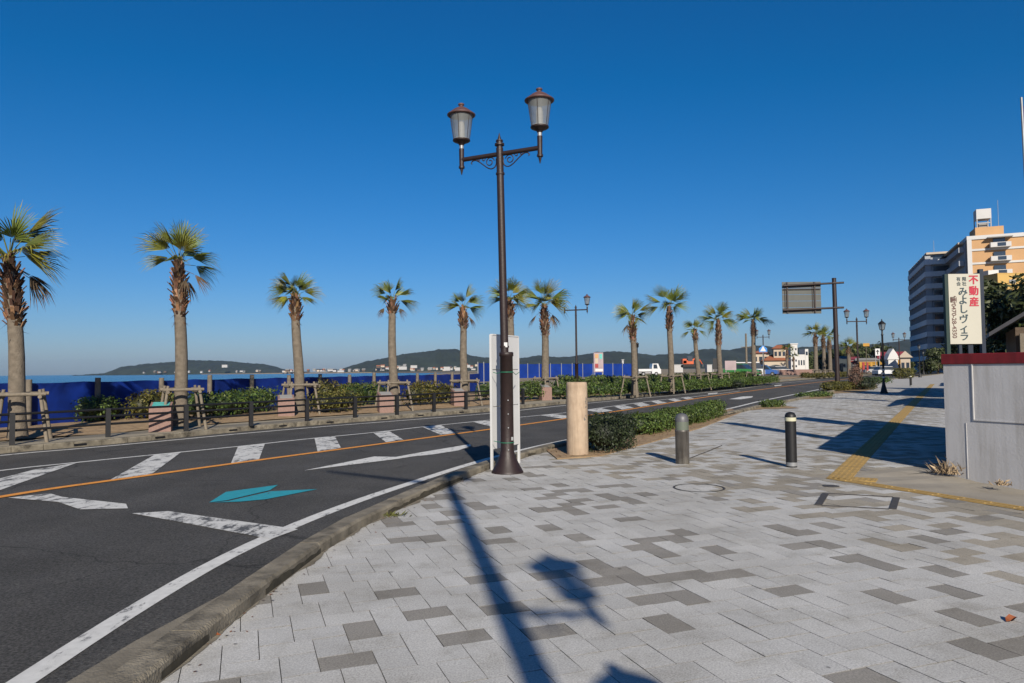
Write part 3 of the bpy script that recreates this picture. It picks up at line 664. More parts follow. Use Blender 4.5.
def double_lamp(base, armdir, H, label, name='street_lamp', span=1.305, lean=0., detail=True, heads=(1, 1), arm_rise=0.):
    e = empty(name, base, label, 'street lamp', 'street lamps along the seafront road'); n = 20 if detail else 10
    za = H - .19; L = lambda z: Vector((-lean * z / H, 0, z))
    p = MB(); p.lathe([(.235, .0), (.235, .012), (.225, .03), (.19, .09), (.15, .17), (.118, .245), (.104, .30), (.098, .32), (.094, 1.70), (.105, 1.705), (.105, 1.755), (.094, 1.765)], (0, 0, 0), n)
    if not detail: p.cyl((0, 0, 1.7), (0, 0, 1.75), .1)
    bp = p.build('base', M_dark_iron, e)
    s = MB(); s.cyl(L(1.7), L(H - .1), .060, .053, n); q = L(0)
    for z, r in ((1.84, .068), (za - .30, .066), (za + .14, .072)): s.cyl(L(z - .012), L(z + .016), r, r, n)
    s.cyl(L(H - .1), L(H), .045, .045, n); s.cyl(L(H), L(H + .02), .055, .05, n); s.cyl(L(H + .02), L(H + .13), .03, .003, n); s.build('pole', M_dark_iron, e)
    if detail:
        for z in (.34, .66, .86, 1.06): bt = MB(); bt.cyl((.02, -.092, z), (.02, -.108, z), .011, .009, 8); bt.build('bolt', M_steel, bp)
        bt = MB(); bt.box((.075, -.075, .5), (.03, .02, .05)); bt.build('latch', M_steel, bp)
        st = MB(); st.box(tuple(L(1.87) + Vector((.02, -.062, 0))), (.05, .008, .07)); st.build('label_plate', M_white, e)
    a2 = Vector((armdir[0], armdir[1], 0)).normalized()
    for sgn in (-1, 1):
        d = a2 * sgn; top = L(za); end = top + d * (span / 2) + Vector((0, 0, .0))
        ar = MB(); ar.cyl(top, end, .034, .034, 12 if detail else 6)
        has = heads[0 if sgn < 0 else 1]
        ar.cyl(end + Vector((0, 0, -.10)), end + Vector((0, 0, .17)), .036, .040, 12 if detail else 6); ar.cyl(end + Vector((0, 0, -.13)), end + Vector((0, 0, -.10)), .046, .046, 12 if detail else 6)
        ar.cyl(end + Vector((0, 0, -.23)), end + Vector((0, 0, -.13)), .006, .028, 8); arm = ar.build('arm', M_dark_iron, e)
        if detail:
            sc = MB(); dn = Vector((0, 0, -1))
            path = [top + d * x + dn * z for x, z in ((.06, .06), (.058, .13), (.085, .185), (.14, .205), (.20, .185), (.28, .125), (.36, .065), (.42, .04), (.47, .05), (.485, .075), (.47, .09))]; path = spline(path, .02)
            sc.tube(path, .009, 6)
            for (cx, cz, r0, tu, a0) in ((.165, .10, .075, 1.3, 2.9), (.36, .045, .022, 1.1, 3.6), (.27, .05, .03, 1.0, 3.0)):
                pts = [top + d * (cx + math.cos(a0 - 2 * PI * tu * t) * r0 * (1 - .68 * t)) + dn * (cz - math.sin(a0 - 2 * PI * tu * t) * r0 * (1 - .68 * t)) for t in [i / 22 for i in range(23)]]
                sc.tube(pts, .008, 6)
            sc.build('scroll', M_dark_iron, arm)
        if has:
            nk = MB(); nk.cyl(end + Vector((0, 0, .17)), end + Vector((0, 0, .225)), .033, .033, 12 if detail else 6); nk.build('neck', M_steel, arm)
            cu = lantern(e, tuple(end + Vector((0, 0, .212))), 1.03, not detail)
    return e
lamp_base = gp(507.5, 472.5)
double_lamp(tuple(lamp_base), (1.165, -.56), 4.91, 'tall dark brown street lamp with two frosted lanterns, nearest the camera at the kerb', lean=.07)
# wires round the near lamp
for z, r, ends, lb in ((1.47, .098, ((.09, .03, 0, .14, .22, -.04, .20, .5, 0), (-.09, .03, 0, -.14, .08, -.02, -.2, .12, 0)), 'upper green wire tying the white signboard to the near lamp post'), (.44, .1, ((-.09, .03, 0, -.14, .08, .0, -.2, .12, .01),), 'lower green wire tying the white signboard to the near lamp post')):
    mb = MB(); mb.tube([lamp_base + Vector((r * math.cos(a), r * math.sin(a), z)) for a in [i * PI / 8 for i in range(17)]], .006, 5)
    for q in ends: mb.tube([lamp_base + Vector((q[i], q[i + 1], z + q[i + 2])) for i in (0, 3, 6)], .005, 5)
    tag(mb.build('tie_wire', M_wire, None, tuple(lamp_base), True), lb, 'wire')

def on_ray(px, Y, z=0.): p = at(px, 366, Y); return (p.x, Y, z)
double_lamp(on_ray(576.6, 40.7, .1), (1.2, -.35), 4.95, 'street lamp with its left lantern missing, behind the beige stone pillar', detail=False, heads=(0, 1))
double_lamp(on_ray(763.7, 80, .1), (1, -.1), 4.95, 'distant double street lamp beside the blue crossing sign', detail=False)
double_lamp(on_ray(858, 49, 0), (1, -.05), 4.75, 'double street lamp standing in the dark hedge right of the road sign pole', detail=False)
double_lamp(on_ray(899.7, 84, 0), (1, -.05), 4.75, 'far double street lamp in front of the pale apartment block', detail=False)
def single_lamp(base, H, label, s=1., tape=False):
    e = empty('post_lamp', base, label, 'street lamp', 'single lanterns on the plaza'); n = 8
    p = MB(); p.lathe([(.21, 0), (.21, .05), (.17, .12), (.13, .30), (.10, .42), (.075, .55), (.06, .62), (.05, H - .9), (.065, H - .88), (.065, H - .84), (.045, H - .80), (.04, H - .62)], (0, 0, 0), 10); p.build('pole', M_black, e)
    c = (0, 0, H - .62); g = MB(); g.lathe([(.05, 0), (.13, .03), (.13, .05)], c, 6, sm=False); cup = g.build('lantern', M_black, e)
    g = MB(); g.lathe([(.125, .05), (.19, .36)], c, 6, sm=False); g.build('glass', M_glass_lamp, cup)
    g = MB()
    for k in range(6):
        a = 2 * PI * k / 6; d = Vector((math.cos(a), math.sin(a), 0)); g.cyl(Vector(c) + d * .13 + Vector((0, 0, .05)), Vector(c) + d * .2 + Vector((0, 0, .36)), .012, n=4)
    g.build('glazing_bar', M_black, cup)
    g = MB(); g.lathe([(.225, .35), (.225, .375), (.12, .47), (.05, .52), (.03, .55), (.04, .58), (.004, .64)], c, 6, sm=False); g.build('lantern_roof', M_black, cup)
    if tape:
        for z in (1.25, 1.05, .85):
            t = MB(); t.cyl((0, 0, z), (0, 0, z + .09), .075, .075, 10); t.build('reflective_band', M_white, e)
    return e
b0 = gp(884, 393.5); single_lamp(tuple(b0), 4.08, 'black single lantern post with white bands on the shaded far plaza', tape=True)
single_lamp(on_ray(919.6, 93), 4.3, 'small far lantern post before the shaded apartment block, taller of two'); single_lamp(on_ray(923.5, 128), 4.2, 'small far lantern post before the shaded apartment block, shorter of two')
mb = MB(); p0 = Vector(on_ray(637.6, 60, .15)); mb.cyl(p0, p0 + Vector((0, 0, 3.1)), .05, .04, 8); mb.lathe([(.07, 0), (.12, .05), (.13, .3), (.16, .33), (.03, .45)], p0 + Vector((0, 0, 3.1)), 8)
tag(mb.build('park_lamp', M_black, None, tuple(p0), True), 'thin black lamp post just right of a palm trunk, white pickup beside it', 'street lamp')

# ------------------------------------------------------------------ white signboard behind the lamp
A = gp(491.8, 470.3); B = gp(519.2, 463.2); d = (B - A).normalized(); wd = (B - A).length; rz = math.atan2(d.y, d.x)
e = empty('signboard', tuple((A + B) / 2), 'tall blank white signboard on two legs tied behind the near lamp post', 'signboard', rz=rz)
for k, (z0, z1) in enumerate(((.31, .94), (.95, 1.50), (1.51, 2.03))):
    mb = MB(); mb.box((0, 0, (z0 + z1) / 2), (wd - .04, .03, z1 - z0), bev=.004); mb.build('panel', M_white, e)
for x in (-wd / 2, wd / 2):
    mb = MB(); mb.box((x * .985, 0, 1.02), (.03, .035, 2.04), bev=.004); mb.build('leg', M_white, e)
mb = MB(); mb.box((0, 0, 2.04), (wd - .055, .045, .02)); mb.build('top_rail', M_white, e)

# ------------------------------------------------------------------ beige stone pillar
c = gp(577.6, 455); mb = MB(); mb.lathe([(.188, 0), (.19, .02), (.188, .5), (.185, 1.2), (.180, 1.262), (.168, 1.275)], (0, 0, 0), 40)
e = tag(mb.build('stone_pillar', M_stone, None, tuple(c)), 'round beige stone pillar with grey scuffs beside the near hedge', 'pillar')
mb = MB(); rr = random.Random(4)
for (a0, z0, n) in ((-.62, .92, 14), (-.78, .66, 9)):
    for k in range(n):
        a = a0 + rr.uniform(-.16, .16); z = z0 + rr.uniform(-.09, .09) * (1 if n > 10 else .5); w = rr.uniform(.01, .03)
        p = Vector((math.cos(a), math.sin(a), 0)); t = Vector((-p.y, p.x, 0)); h = rr.uniform(.004, .014); u = Vector((0, 0, 1)) * h + t * rr.uniform(-.01, .01)
        q = p * .1885 + Vector((0, 0, z)); mb.add([q - t * w * .5 - u, q + t * w * .5 - u, q + t * w * .5 + u, q - t * w * .5 + u], [(0, 1, 2, 3)])
mb.build('scuff_mark', mat('grey_scuff', (.16, .14, .12), .8), e)
# ------------------------------------------------------------------ bollards
c = gp(682.6, 463.6)
e = empty('lit_bollard', tuple(c), 'weathered steel bollard light with dark domed head, left of two bollards', 'bollard')
mb = MB(); mb.lathe([(.095, 0), (.107, .01), (.107, .50), (.110, .505), (.110, .525), (.104, .53)], n=28); mb.build('body', M_bollard, e)
mb = MB(); mb.lathe([(.103, .53), (.104, .66)], n=28); mb.build('lens', M_lenslow, e)
mb = MB(); mb.lathe([(.105, .66), (.105, .69), (.098, .73), (.078, .765), (.045, .785), (.01, .79)], n=28); mb.build('domed_head', M_lens, e)
c = gp(791.6, 467)
def black_bollard(c, label, grp=None):
    e = empty('bollard', tuple(c), label, 'bollard', grp)
    mb = MB(); mb.lathe([(.080, 0), (.080, .70)], n=24); mb.build('post', M_black, e)
    mb = MB(); mb.lathe([(.0815, .02), (.0815, .075)], n=24); mb.build('reflective_band', M_steel, e)
    mb = MB(); mb.lathe([(.0825, .69), (.0825, .745)], n=24); mb.build('reflective_band', M_sticker, e)
    mb = MB(); mb.lathe([(.082, .745), (.080, .775), (.06, .81), (.02, .825), (.003, .827)], n=24); mb.build('cap', M_black, e); return e
bb = black_bollard(c, 'black bollard with a yellow reflective band and domed cap on sunlit paving')
for px, Y, lb in ((910.2, 53, 'black bollard in shade on the far plaza right of the single lantern post'),):
    o = copy_tree(bb); o.location = on_ray(px, Y); o['label'] = lb
mb = MB(); a, b = gp(690, 458.5), gp(722, 445.6); mb.tube([a + Vector((0, 0, .004)), (a + b) / 2 + Vector((.015, 0, .004)), b + Vector((0, 0, .004))], .009, 5)
tag(mb.build('paving_groove', M_manhole, None, tuple(a), True), 'thin dark line running across the paving behind the steel bollard', 'groove')

# ================================================================== WALL, SIGN AND BANNER ON THE RIGHT
def wall_run(e, P, d, L, out, ztop=1.66, z0=-.3):
    """a rendered wall running from P along d; 'out' is its visible side"""
    rz = math.atan2(d.y, d.x); mid = P + d * (L / 2) - out * .09
    mb = MB(); mb.box(tuple(mid + Vector((0, 0, (1.515 + z0) / 2))), (L, .18, 1.515 - z0), rz); mb.build('wall_body', M_wall, e, world=True)
    mb = MB(); mb.box(tuple(mid + Vector((0, 0, (1.515 + ztop) / 2))), (L + .03, .215, ztop - 1.515), rz, bev=.008); mb.build('coping', M_coping, e, world=True)
wl = empty('boundary_wall', tuple(WC), 'grey white rendered wall with a dark red coping at the right edge', 'wall')
outl = Vector((lane_d.y, -lane_d.x, 0)); outl = outl if outl.x < 0 else -outl
wall_run(wl, WC, lane_d, 12, outl)
d = WC + lane_d * .41 + outl * .003                       # raised panel frame of the near face
mb = MB(); r_ = math.atan2(lane_d.y, lane_d.x)
mb.box(tuple(d + Vector((0, 0, 1.13))), (.014, .02, .77), r_); mb.box(tuple(WC + lane_d * 3.39 + outl * .003 + Vector((0, 0, .755))), (5.96, .02, .016), r_)
mb.box(tuple(WC + lane_d * .30 + outl * .001 + Vector((0, 0, .33))), (.01, .01, .76), r_)
mb.build('wall_trim', M_wall, wl, world=True)
sl = -Vector((street_d.y, -street_d.x, 0))
rt = empty('return_wall', tuple(WC + street_d * .25), 'wall seen edge on running along the shaded sidewalk behind the corner', 'wall')
wall_run(rt, WC + street_d * .2 + sl * -.02, street_d, 7.9, sl)

def text(body, size, name, material, parent, M, bold=0., align='CENTER'):
    cu = bpy.data.curves.new(name, 'FONT'); cu.body = body; cu.size = size; cu.align_x = align; cu.align_y = 'CENTER'; cu.extrude = .003; cu.offset = 0.
    o = bpy.data.objects.new(name, cu); COL.objects.link(o); bpy.context.view_layer.update()
    me = bpy.data.meshes.new_from_object(o.evaluated_get(bpy.context.evaluated_depsgraph_get())); bpy.data.objects.remove(o)
    me.materials.clear(); me.materials.append(material)
    if bold:
        bm3 = bmesh.new()
        for q, (dx, dy) in enumerate(((0, 0), (bold, 0), (-bold, 0), (0, bold * .6), (0, -bold * .6), (bold * .7, bold * .5), (-bold * .7, -bold * .5))):
            m3 = me.copy(); m3.transform(Matrix.Translation((dx, dy, .0002 * q))); bm3.from_mesh(m3); bpy.data.meshes.remove(m3)
        bm3.to_mesh(me); bm3.free()
    q = bpy.data.objects.new(name, me); COL.objects.link(q); q.parent = parent; q.matrix_local = M; return q
SY = 15.0; tl = at(947.2, 274.2, SY); br = at(981.2, 343.8, SY); bw = br.x - tl.x; bh = tl.z - br.z; cx = (tl.x + br.x) / 2; cz = (tl.z + br.z) / 2
e = empty('estate_sign', (cx, SY, 0), 'cream billboard with red and black Japanese lettering above the red coping', 'billboard')
mb = MB(); mb.box((0, 0, cz), (bw, .06, bh)); mb.build('board', M_cream_sign, e)
mb = MB(); mb.box((-bw / 2 - .03, .02, (cz + bh / 2) / 2 + .0), (.075, .08, cz + bh / 2)); mb.build('post', M_dkgreen, e)
mb = MB(); mb.box((bw / 2 + .045, .02, (cz + bh / 2) / 2 + .05), (.08, .08, cz + bh / 2 + .1)); mb.build('post', M_navy, e)
mb = MB(); mb.box((0, .02, cz - bh / 2 - .28), (bw, .05, .05)); mb.build('cross_rail', M_navy, e)
mb = MB(); mb.box((-.1, .03, (cz - bh / 2) / 2), (.06, .06, cz - bh / 2)); mb.box((.12, .03, (cz - bh / 2) / 2), (.1, .03, cz - bh / 2)); mb.build('support', M_navy, e)
X0 = 50 / 66.
RX = Matrix.Rotation(PI / 2, 4, 'X')
def put(ch, u, v, size, material, name, bold=0., rot=0., sx=1.):
    M = Matrix.Translation((-bw / 2 + u * bw, -.032, cz + bh / 2 - v * bh)) @ RX @ Matrix.Rotation(rot, 4, 'Z') @ Matrix.Diagonal((sx, 1, 1, 1))
    text(ch, size, name, material, e, M, bold)
for i, ch in enumerate('不動産'): put(ch, .795, .094 + i * .158, .205, M_redtxt, 'red_lettering', .008)
for i, ch in enumerate('みよしヴィラ'): put(ch, .445, (.262, .385, .512, .655, .785, .90)[i], .20, M_blktxt, 'black_lettering', .006)
for i, ch in enumerate('有限会社'): put(ch, (.32, .50)[i % 2] if True else 0, .078 + .068 * (i // 2), .092, M_blktxt, 'small_lettering', .002)
put('☎0470-28-4350', (.135), .615, .128, M_brntxt, 'phone_number', .0022, -PI / 2, 1.0)

bp_ = Vector((7.22, 10.05, 0))
e = empty('banner_flag', tuple(bp_), 'tall grey pole with a dark blue banner at the right edge of the sky', 'banner')
top = at(1021.3, 97.5, 10.05); tp = top - bp_
mb = MB(); mb.cyl((tp.x + .06, tp.y, -.2), tuple(tp), .022, .016, 10); mb.build('pole', M_steel, e)
mb = MB(); n = 18; vs = []
for k in range(n + 1):
    t = k / n; z = tp.z - .12 - t * 2.6
    for q in range(5):
        u = q / 4; vs.append((tp.x + .022 + .04 * t + u * .42, tp.y + .04 * math.sin(3 * t + u * 4) * u, z + .03 * math.sin(6 * u)))
mb.add(vs, [(k * 5 + q, k * 5 + q + 1, k * 5 + q + 6, k * 5 + q + 5) for k in range(n) for q in range(4)], True); mb.build('banner', M_banner, e)
# dry weeds at the wall foot
for k, (px, py, sz, lb) in enumerate(((953, 473.5, .27, 'dry straw coloured weed tuft at the corner of the white wall'), (1001, 485.3, .11, 'smaller dry weed sprig at the foot of the white wall near the right edge'))):
    c = gp(px, py, -.01); mb = MB(); r = random.Random(k)
    for i in range(150 if k == 0 else 50):
        a = r.uniform(0, 6.28); l = sz * r.uniform(.5, 1.25); o = Vector((r.gauss(0, sz * .5), r.gauss(0, sz * .25), 0)); t = r.uniform(.5, 1.3); mb.tone = (t, t, t)
        d1 = Vector((math.cos(a) * .6, math.sin(a) * .6, r.uniform(.3, 1))) * l; wv = Vector((-math.sin(a), math.cos(a), 0)) * .007
        mb.add([c + o - wv, c + o + wv, c + o + d1 * .6 + wv, c + o + d1 + Vector((r.gauss(0, .02), r.gauss(0, .02), -.03)), c + o + d1 * .6 - wv], [(0, 1, 2, 3, 4)])
    mb.tone = (1, 1, 1); tag(mb.build('dry_weed', M_straw, None, tuple(c), True), lb, 'weed')
# fallen leaf
c = gp(1011, 621.5); mb = MB(); vs = [c + Vector(v) for v in ((-.035, -.01, .004), (-.01, -.028, .012), (.03, -.012, .03), (.04, .012, .022), (.01, .03, .034), (-.02, .02, .016))]
mb.add(vs + [c + Vector((.005, 0, .004))], [(i, (i + 1) % 6, 6) for i in range(6)]); tag(mb.build('fallen_leaf', M_orleaf, None, tuple(c), True), 'curled orange fallen leaf on the pavers at lower right', 'leaf')
for k, (px, py, lb) in enumerate(((216, 636, 'tiny orange fallen leaf at the foot of the kerb'), (424, 521, 'tiny pale leaf scrap lying beside the white edge line'))):
    c = gp(px, py, .0 if k == 0 else ZP); mb = MB(); mb.add([c + Vector(v) for v in ((-.03, 0, .004), (0, -.015, .012), (.03, 0, .006), (0, .015, .016))], [(0, 1, 2, 3)]); tag(mb.build('fallen_leaf', M_orleaf, None, tuple(c), True), lb, 'leaf')
# weeds in the kerb joint
c = gp(391, 516.5, .0); mb = MB(); r = random.Random(9)
for i in range(60):
    a = r.uniform(0, 6.28); o = Vector((r.gauss(0, .07), r.gauss(0, .04), 0)); l = r.uniform(.03, .07); v = Vector((math.cos(a), math.sin(a), r.uniform(.3, 1))) * l; t = r.uniform(.7, 1.6); mb.tone = (t, t, t)
    mb.add([c + o, c + o + v * .5 + Vector((.008, 0, 0)), c + o + v, c + o + v * .5 - Vector((.008, 0, 0))], [(0, 1, 2, 3)])
mb.tone = (1, 1, 1); tag(mb.build('kerb_weed', M_hedge_y, None, tuple(c), True), 'small green weed growing in the joint behind the kerb', 'weed')

# ================================================================== POST THAT CASTS THE FOREGROUND SHADOW (behind the camera)
SD = -Vector((math.sin(SUN_AZ), math.cos(SUN_AZ), 0)); SL = 1 / math.tan(SUN_EL)
def caster(ground, z): q = ground - SD * (z * SL); return Vector((q.x, q.y, z))
tipg = gp(445, 476, .0); nearg = gp(554, 683, .0)
zt = 7.9; top = caster(tipg, zt); base = Vector((top.x, top.y, 0))
sp = empty('signal_post', tuple(base), 'tall post with lantern arm behind the camera casting the foreground shadow', 'post')
mb = MB(); mb.cyl((-.085, 0, 0), (0, 0, zt), .105, .075, 16); mb.lathe([(.2, 0), (.2, .03), (.12, .25), (.09, .3)], (-.085, 0, 0), 16); mb.build('pole', M_dark_iron, sp)
mb = MB(); mb.box((.12, 0, zt - .12), (.45, .12, .22)); mb.build('bracket', M_dark_iron, sp)
mb = MB(); ar_end = Vector((-1.95, .75, .42)); mb.cyl((0, 0, zt - .12), tuple(Vector((0, 0, zt - .12)) + ar_end), .07, .04, 10); mb.build('arm', M_dark_iron, sp)
za = caster(gp(535, 612), 0); 
def z_on_post(py): g = gp(500, py); return (g.y - base.y) / (SD.y * SL)
zar = z_on_post(612)
arm_d = Vector((.50, -.02, 0))
lt = Vector((arm_d.x, arm_d.y, zar - .02))
mb = MB(); mb.cyl((0, 0, zar), tuple(lt), .03, .03, 10)
mb.cyl(lt + Vector((0, 0, -.1)), lt + Vector((0, 0, .1)), .035, .04, 10)
for (cx, cz, r0, tu, a0) in ((.17, .115, .075, 1.4, 2.6), (.34, .06, .05, 1.2, 3.6), (.07, .12, .07, .5, -1.5)):
    mb.tube([Vector((0, 0, zar)) + arm_d.normalized() * (cx + math.cos(a0 - 2 * PI * tu * t) * r0 * (1 - .68 * t)) - Vector((0, 0, 1)) * (cz - math.sin(a0 - 2 * PI * tu * t) * r0 * (1 - .68 * t)) for t in [i / 22 for i in range(23)]], .009, 6)
mb.build('lantern_arm', M_dark_iron, sp)
lantern(sp, tuple(lt + Vector((0, 0, .1))), 1.0)
lz = caster(gp(633, 695), 2.9) - base
mb = MB(); mb.cyl((0, 0, 1.9), (lz.x, lz.y, 1.9), .025, .025, 8); mb.cyl((lz.x, lz.y, 1.8), (lz.x, lz.y, 2.62), .035, .035, 8); mb.build('lantern_arm', M_dark_iron, sp)
lantern(sp, (lz.x, lz.y, 2.55), .82)

# ================================================================== RAILING ALONG THE PROMENADE
rp = [gp(12, 445, 0), gp(108, 437, 0), gp(186, 431, 0), gp(251, 426, 0), gp(307, 421.2, 0), gp(355, 417.6, 0), gp(397, 414.8, 0), gp(434, 411.8, 0), gp(466, 409.2, 0), gp(497, 406.4, 0), gp(523, 404.2, 0)]
rp = [rp[0] * 2 - rp[1]] + rp; rp = [rp[0] * 2 - rp[1]] + rp
e = empty('railing', tuple(rp[2]), 'long black railing with three rails between the road and the palms', 'railing')
for p in rp:
    mb = MB(); mb.box(tuple(p + Vector((0, 0, .34))), (.105, .105, .70), .6, bev=.01); mb.build('post', M_black, e, world=True)
for z in (.66, .50, .31):
    mb = MB(); mb.tube([p + Vector((0, 0, z)) for p in rp], .028, 8); mb.build('rail', M_black, e, world=True)
# gully openings in the far kerb face
for k, (px, py) in enumerate(((84, 443.8), (168, 436.3), (234, 430), (297, 425.6), (347, 421.6), (391, 417.8), (427, 414.9), (462, 412.2))):
    a = gp(px, py, -.05); j = min(range(len(far_k)), key=lambda i: (far_k[i] - Vector((a.x, a.y, 0))).length); p = far_k[j]; t = (far_k[j + 1] - p).normalized()
    mb = MB(); mb.box((p.x + t.y * .004, p.y - t.x * .004, -.07), (.26, .02, .04), math.atan2(t.y, t.x)); tag(mb.build('drain_opening', M_black, None, (p.x, p.y, -.07), True), 'small dark drain slot in the far kerb face below the railing', 'drain', 'drain slots along the far kerb')

# ================================================================== PALMS WITH STAKES
def fan_leaf(mb, p, az, el, Lp, Lf, r, droop, n=24):
    """one palmate leaf: curved stalk and a pleated fan with drooping, split tips"""
    d = Vector((math.cos(az) * math.cos(el), math.sin(az) * math.cos(el), math.sin(el))); side = Vector((-math.sin(az), math.cos(az), 0))
    side = (Matrix.Rotation(r.uniform(-1.0, 1.0), 3, d) @ side).normalized()
    g = r.uniform(.5, 1.25); yl = r.random() ** 2.5
    base = (g * (1 + .9 * yl), g * (1 + .3 * yl), g * (1 - .1 * yl))
    path = [p + d * (Lp * t) + Vector((0, 0, -droop * .35 * (Lp * t) ** 2)) for t in (0, .5, 1)]
    mb.tone = (1.4, 1.15, .8); mb.tube(path, [.014, .011, .008], 4)
    q = path[-1]; d = (path[-1] - path[-2]).normalized(); up = side.cross(d).normalized()
    span = R(r.uniform(38, 64)); dphi = 2 * span / n; vf = r.uniform(.35, 1.0)
    def pt(phi, rr, lift=0.):
        v = d * math.cos(phi) + side * math.sin(phi)
        return q + v * rr + up * (lift + vf * rr * abs(math.sin(phi))) + Vector((0, 0, -droop * rr ** 2 * (1.0 + .5 * abs(phi))))
    for i in range(n):
        phi = -span + (i + .5) * dphi; L = Lf * (1 - .30 * (abs(phi) / span) ** 2) * r.uniform(.86, 1.08); h = dphi * .5
        k = r.uniform(.75, 1.2); tip = r.random() < .4
        fold = .014 * (1 if i % 2 else -1); cut = .36
        a = pt(phi, .02); b0 = pt(phi - h, L * cut, fold); b1 = pt(phi + h, L * cut, -fold); c0 = pt(phi - h * .34, L * .74); c1 = pt(phi + h * .34, L * .74); t = pt(phi + r.uniform(-.05, .05), L) + Vector((0, 0, -r.uniform(0, .17) * L))
        mb.tone = tuple(x * k for x in base); mb.add([a, b0, b1], [(0, 1, 2)], False); mb.add([b0, c0, c1, b1], [(0, 1, 2, 3)], False)
        if tip: mb.tone = (k * 2.2, k * 1.35, k * 1.2)
        mb.add([c0, t, c1], [(0, 1, 2)], False)
    mb.tone = (1, 1, 1)
def palm(base, topc, Rc, label, seed, boot=1.2, nleaf=28, rad=.2, n=22, up=.35, dead=3):
    """base on the ground, topc the foot of the crown, Rc the crown's radius"""
    r = random.Random(seed); base = Vector(base); topc = Vector(topc)
    e = empty('palm_tree', tuple(base), label, 'palm', 'palms along the promenade'); T = topc - base; H = T.z
    mb = MB(); path = []; rs = []; N = 22
    for k in range(N + 1):
        t = k / N; z = t * H
        path.append(Vector((T.x * t ** 1.4, T.y * t, z)) + Vector((.03 * math.sin(5 * t + seed), .02 * math.cos(4 * t + seed), 0)) * math.sin(PI * t))
        rs.append(rad * (1.18 - .30 * t + .22 * math.exp(-t * 14) + (.012 * math.sin(k * 2.1))) * (1 - .45 * max(0, (t - .86) / .14) ** 1.3))
    mb.tube(path, rs, 14); mb.build('trunk', M_trunk, e)
    # stubs of cut leaves on the upper trunk
    bm_ = MB(); z0 = 1 - boot / H; nb = int(boot * 95)
    for k in range(nb):
        t = z0 + (1 - z0) * (k + r.random()) / nb; az = k * 2.39996 + r.uniform(-.25, .25); i = min(int(t * N), N - 1); p = path[i].lerp(path[i + 1], t * N - i)
        fr = min(1, max(0, (t - z0) / (1 - z0))); rr = rad * (1.0 - .25 * t) * (.86 + .50 * math.sin(PI * min(1, fr * 1.15)) ** .8 - .42 * max(0, fr - .72) / .28); d = Vector((math.cos(az), math.sin(az), 0)); s = Vector((-d.y, d.x, 0)); l = r.uniform(.12, .27); w = r.uniform(.03, .06); o = r.uniform(.02, .15)
        g = r.choice((.3, .5, .8, 1.1, 1.9)) * r.uniform(.8, 1.2); bm_.tone = (g, g * r.uniform(.85, 1.1), g * r.uniform(.75, 1.1))
        a = p + d * rr * .8; b = p + d * (rr + o) + Vector((0, 0, l)); th = d * .025
        bm_.add([a - s * w, a + s * w, b + s * w * .7, b - s * w * .7, a - s * w - th, a + s * w - th, b + s * w * .6 - th, b - s * w * .6 - th], [(0, 1, 2, 3), (3, 2, 6, 7), (0, 3, 7, 4), (1, 5, 6, 2)])
    for k in range(int(nb * .35)):          # hanging fibres
        t = z0 + (1 - z0) * r.random() ** 1.3; az = r.uniform(0, 6.28); i = min(int(t * N), N - 1); p = path[i]; d = Vector((math.cos(az), math.sin(az), 0)); s = Vector((-d.y, d.x, 0)) * .012; g = r.uniform(.5, 1.3); bm_.tone = (g, g * .95, g * .8)
        a = p + d * rad; bm_.add([a - s, a + s, a + d * r.uniform(.06, .2) + Vector((0, 0, -r.uniform(.02, .2)))], [(0, 1, 2)])
    bm_.tone = (1, 1, 1); bm_.build('leaf_base', M_boot, e)
    cr = MB(); c = Vector((T.x, T.y, H))
    nleaf = int(nleaf * .54)
    for k in range(nleaf):
        f = k / nleaf; az = k * 2.39996 + r.uniform(-.3, .3); el = R(78 - 74 * f ** .75 + r.uniform(-13, 13)) + (up - .35) * .5
        Lp = Rc * r.uniform(.26, .50); Lf = Rc * r.uniform(.68, .94)
        fan_leaf(cr, c + Vector((0, 0, .08 - .1 * f)), az, el, Lp, Lf, r, (.10 + .20 * f) / max(.7, Rc), n)
    cr.build('crown', M_leaf_palm, e)
    dd = MB()
    for k in range(dead):
        fan_leaf(dd, c + Vector((0, 0, -.12)), r.uniform(0, 6.28), R(r.uniform(-50, -15)), Rc * .35, Rc * .5, r, .5 / max(.7, Rc), max(10, n // 2))
    if dead: dd.build('dead_leaf', M_dead_palm, e)
    return e
def palm_at(bx, Y, tx, ty, Rc, label, seed, **kw):
    b = at(bx, 366, Y); b.z = .08 if Y < 60 else .1; t = at(tx, ty, Y); return palm(b, t, Rc, label, seed, **kw)
G = 'palms along the promenade'
palm_at(19, 16.5, 9, 259, 1.36, 'palm cut by the left edge of the photo, with a shaggy brown trunk top', 11, boot=1.7, nleaf=30, rad=.155, n=26)
palm_at(181, 19.6, 179, 264, 1.15, 'second palm from the left, standing behind the pink plinth with a teal plaque', 12, boot=1.55, nleaf=24, rad=.15, n=26, up=.6)
palm_at(299.5, 25, 295, 297, .88, 'short crowned palm third from the left, straight grey trunk', 13, dead=0, boot=.95, nleaf=28, rad=.155)
palm_at(393.5, 27.4, 392, 302, .85, 'palm fourth from the left with a few upright leaves, in front of the island hill', 14, dead=2, boot=.55, nleaf=18, rad=.15, up=.55)
palm_at(464.5, 31, 463, 310, 1.0, 'palm just left of the near lamp post and white signboard', 15, dead=1, boot=.9, nleaf=17, rad=.15, up=.5)
palm_at(512, 33.9, 509, 302, 1.3, 'palm whose trunk hides behind the near lamp post', 16, dead=0, boot=.9, nleaf=24, rad=.18)
palm_at(545.5, 36.8, 544, 307, 1.38, 'palm between the near lamp post and the lamp missing a lantern', 17, dead=3, boot=1.6, nleaf=22, rad=.175, up=.6)
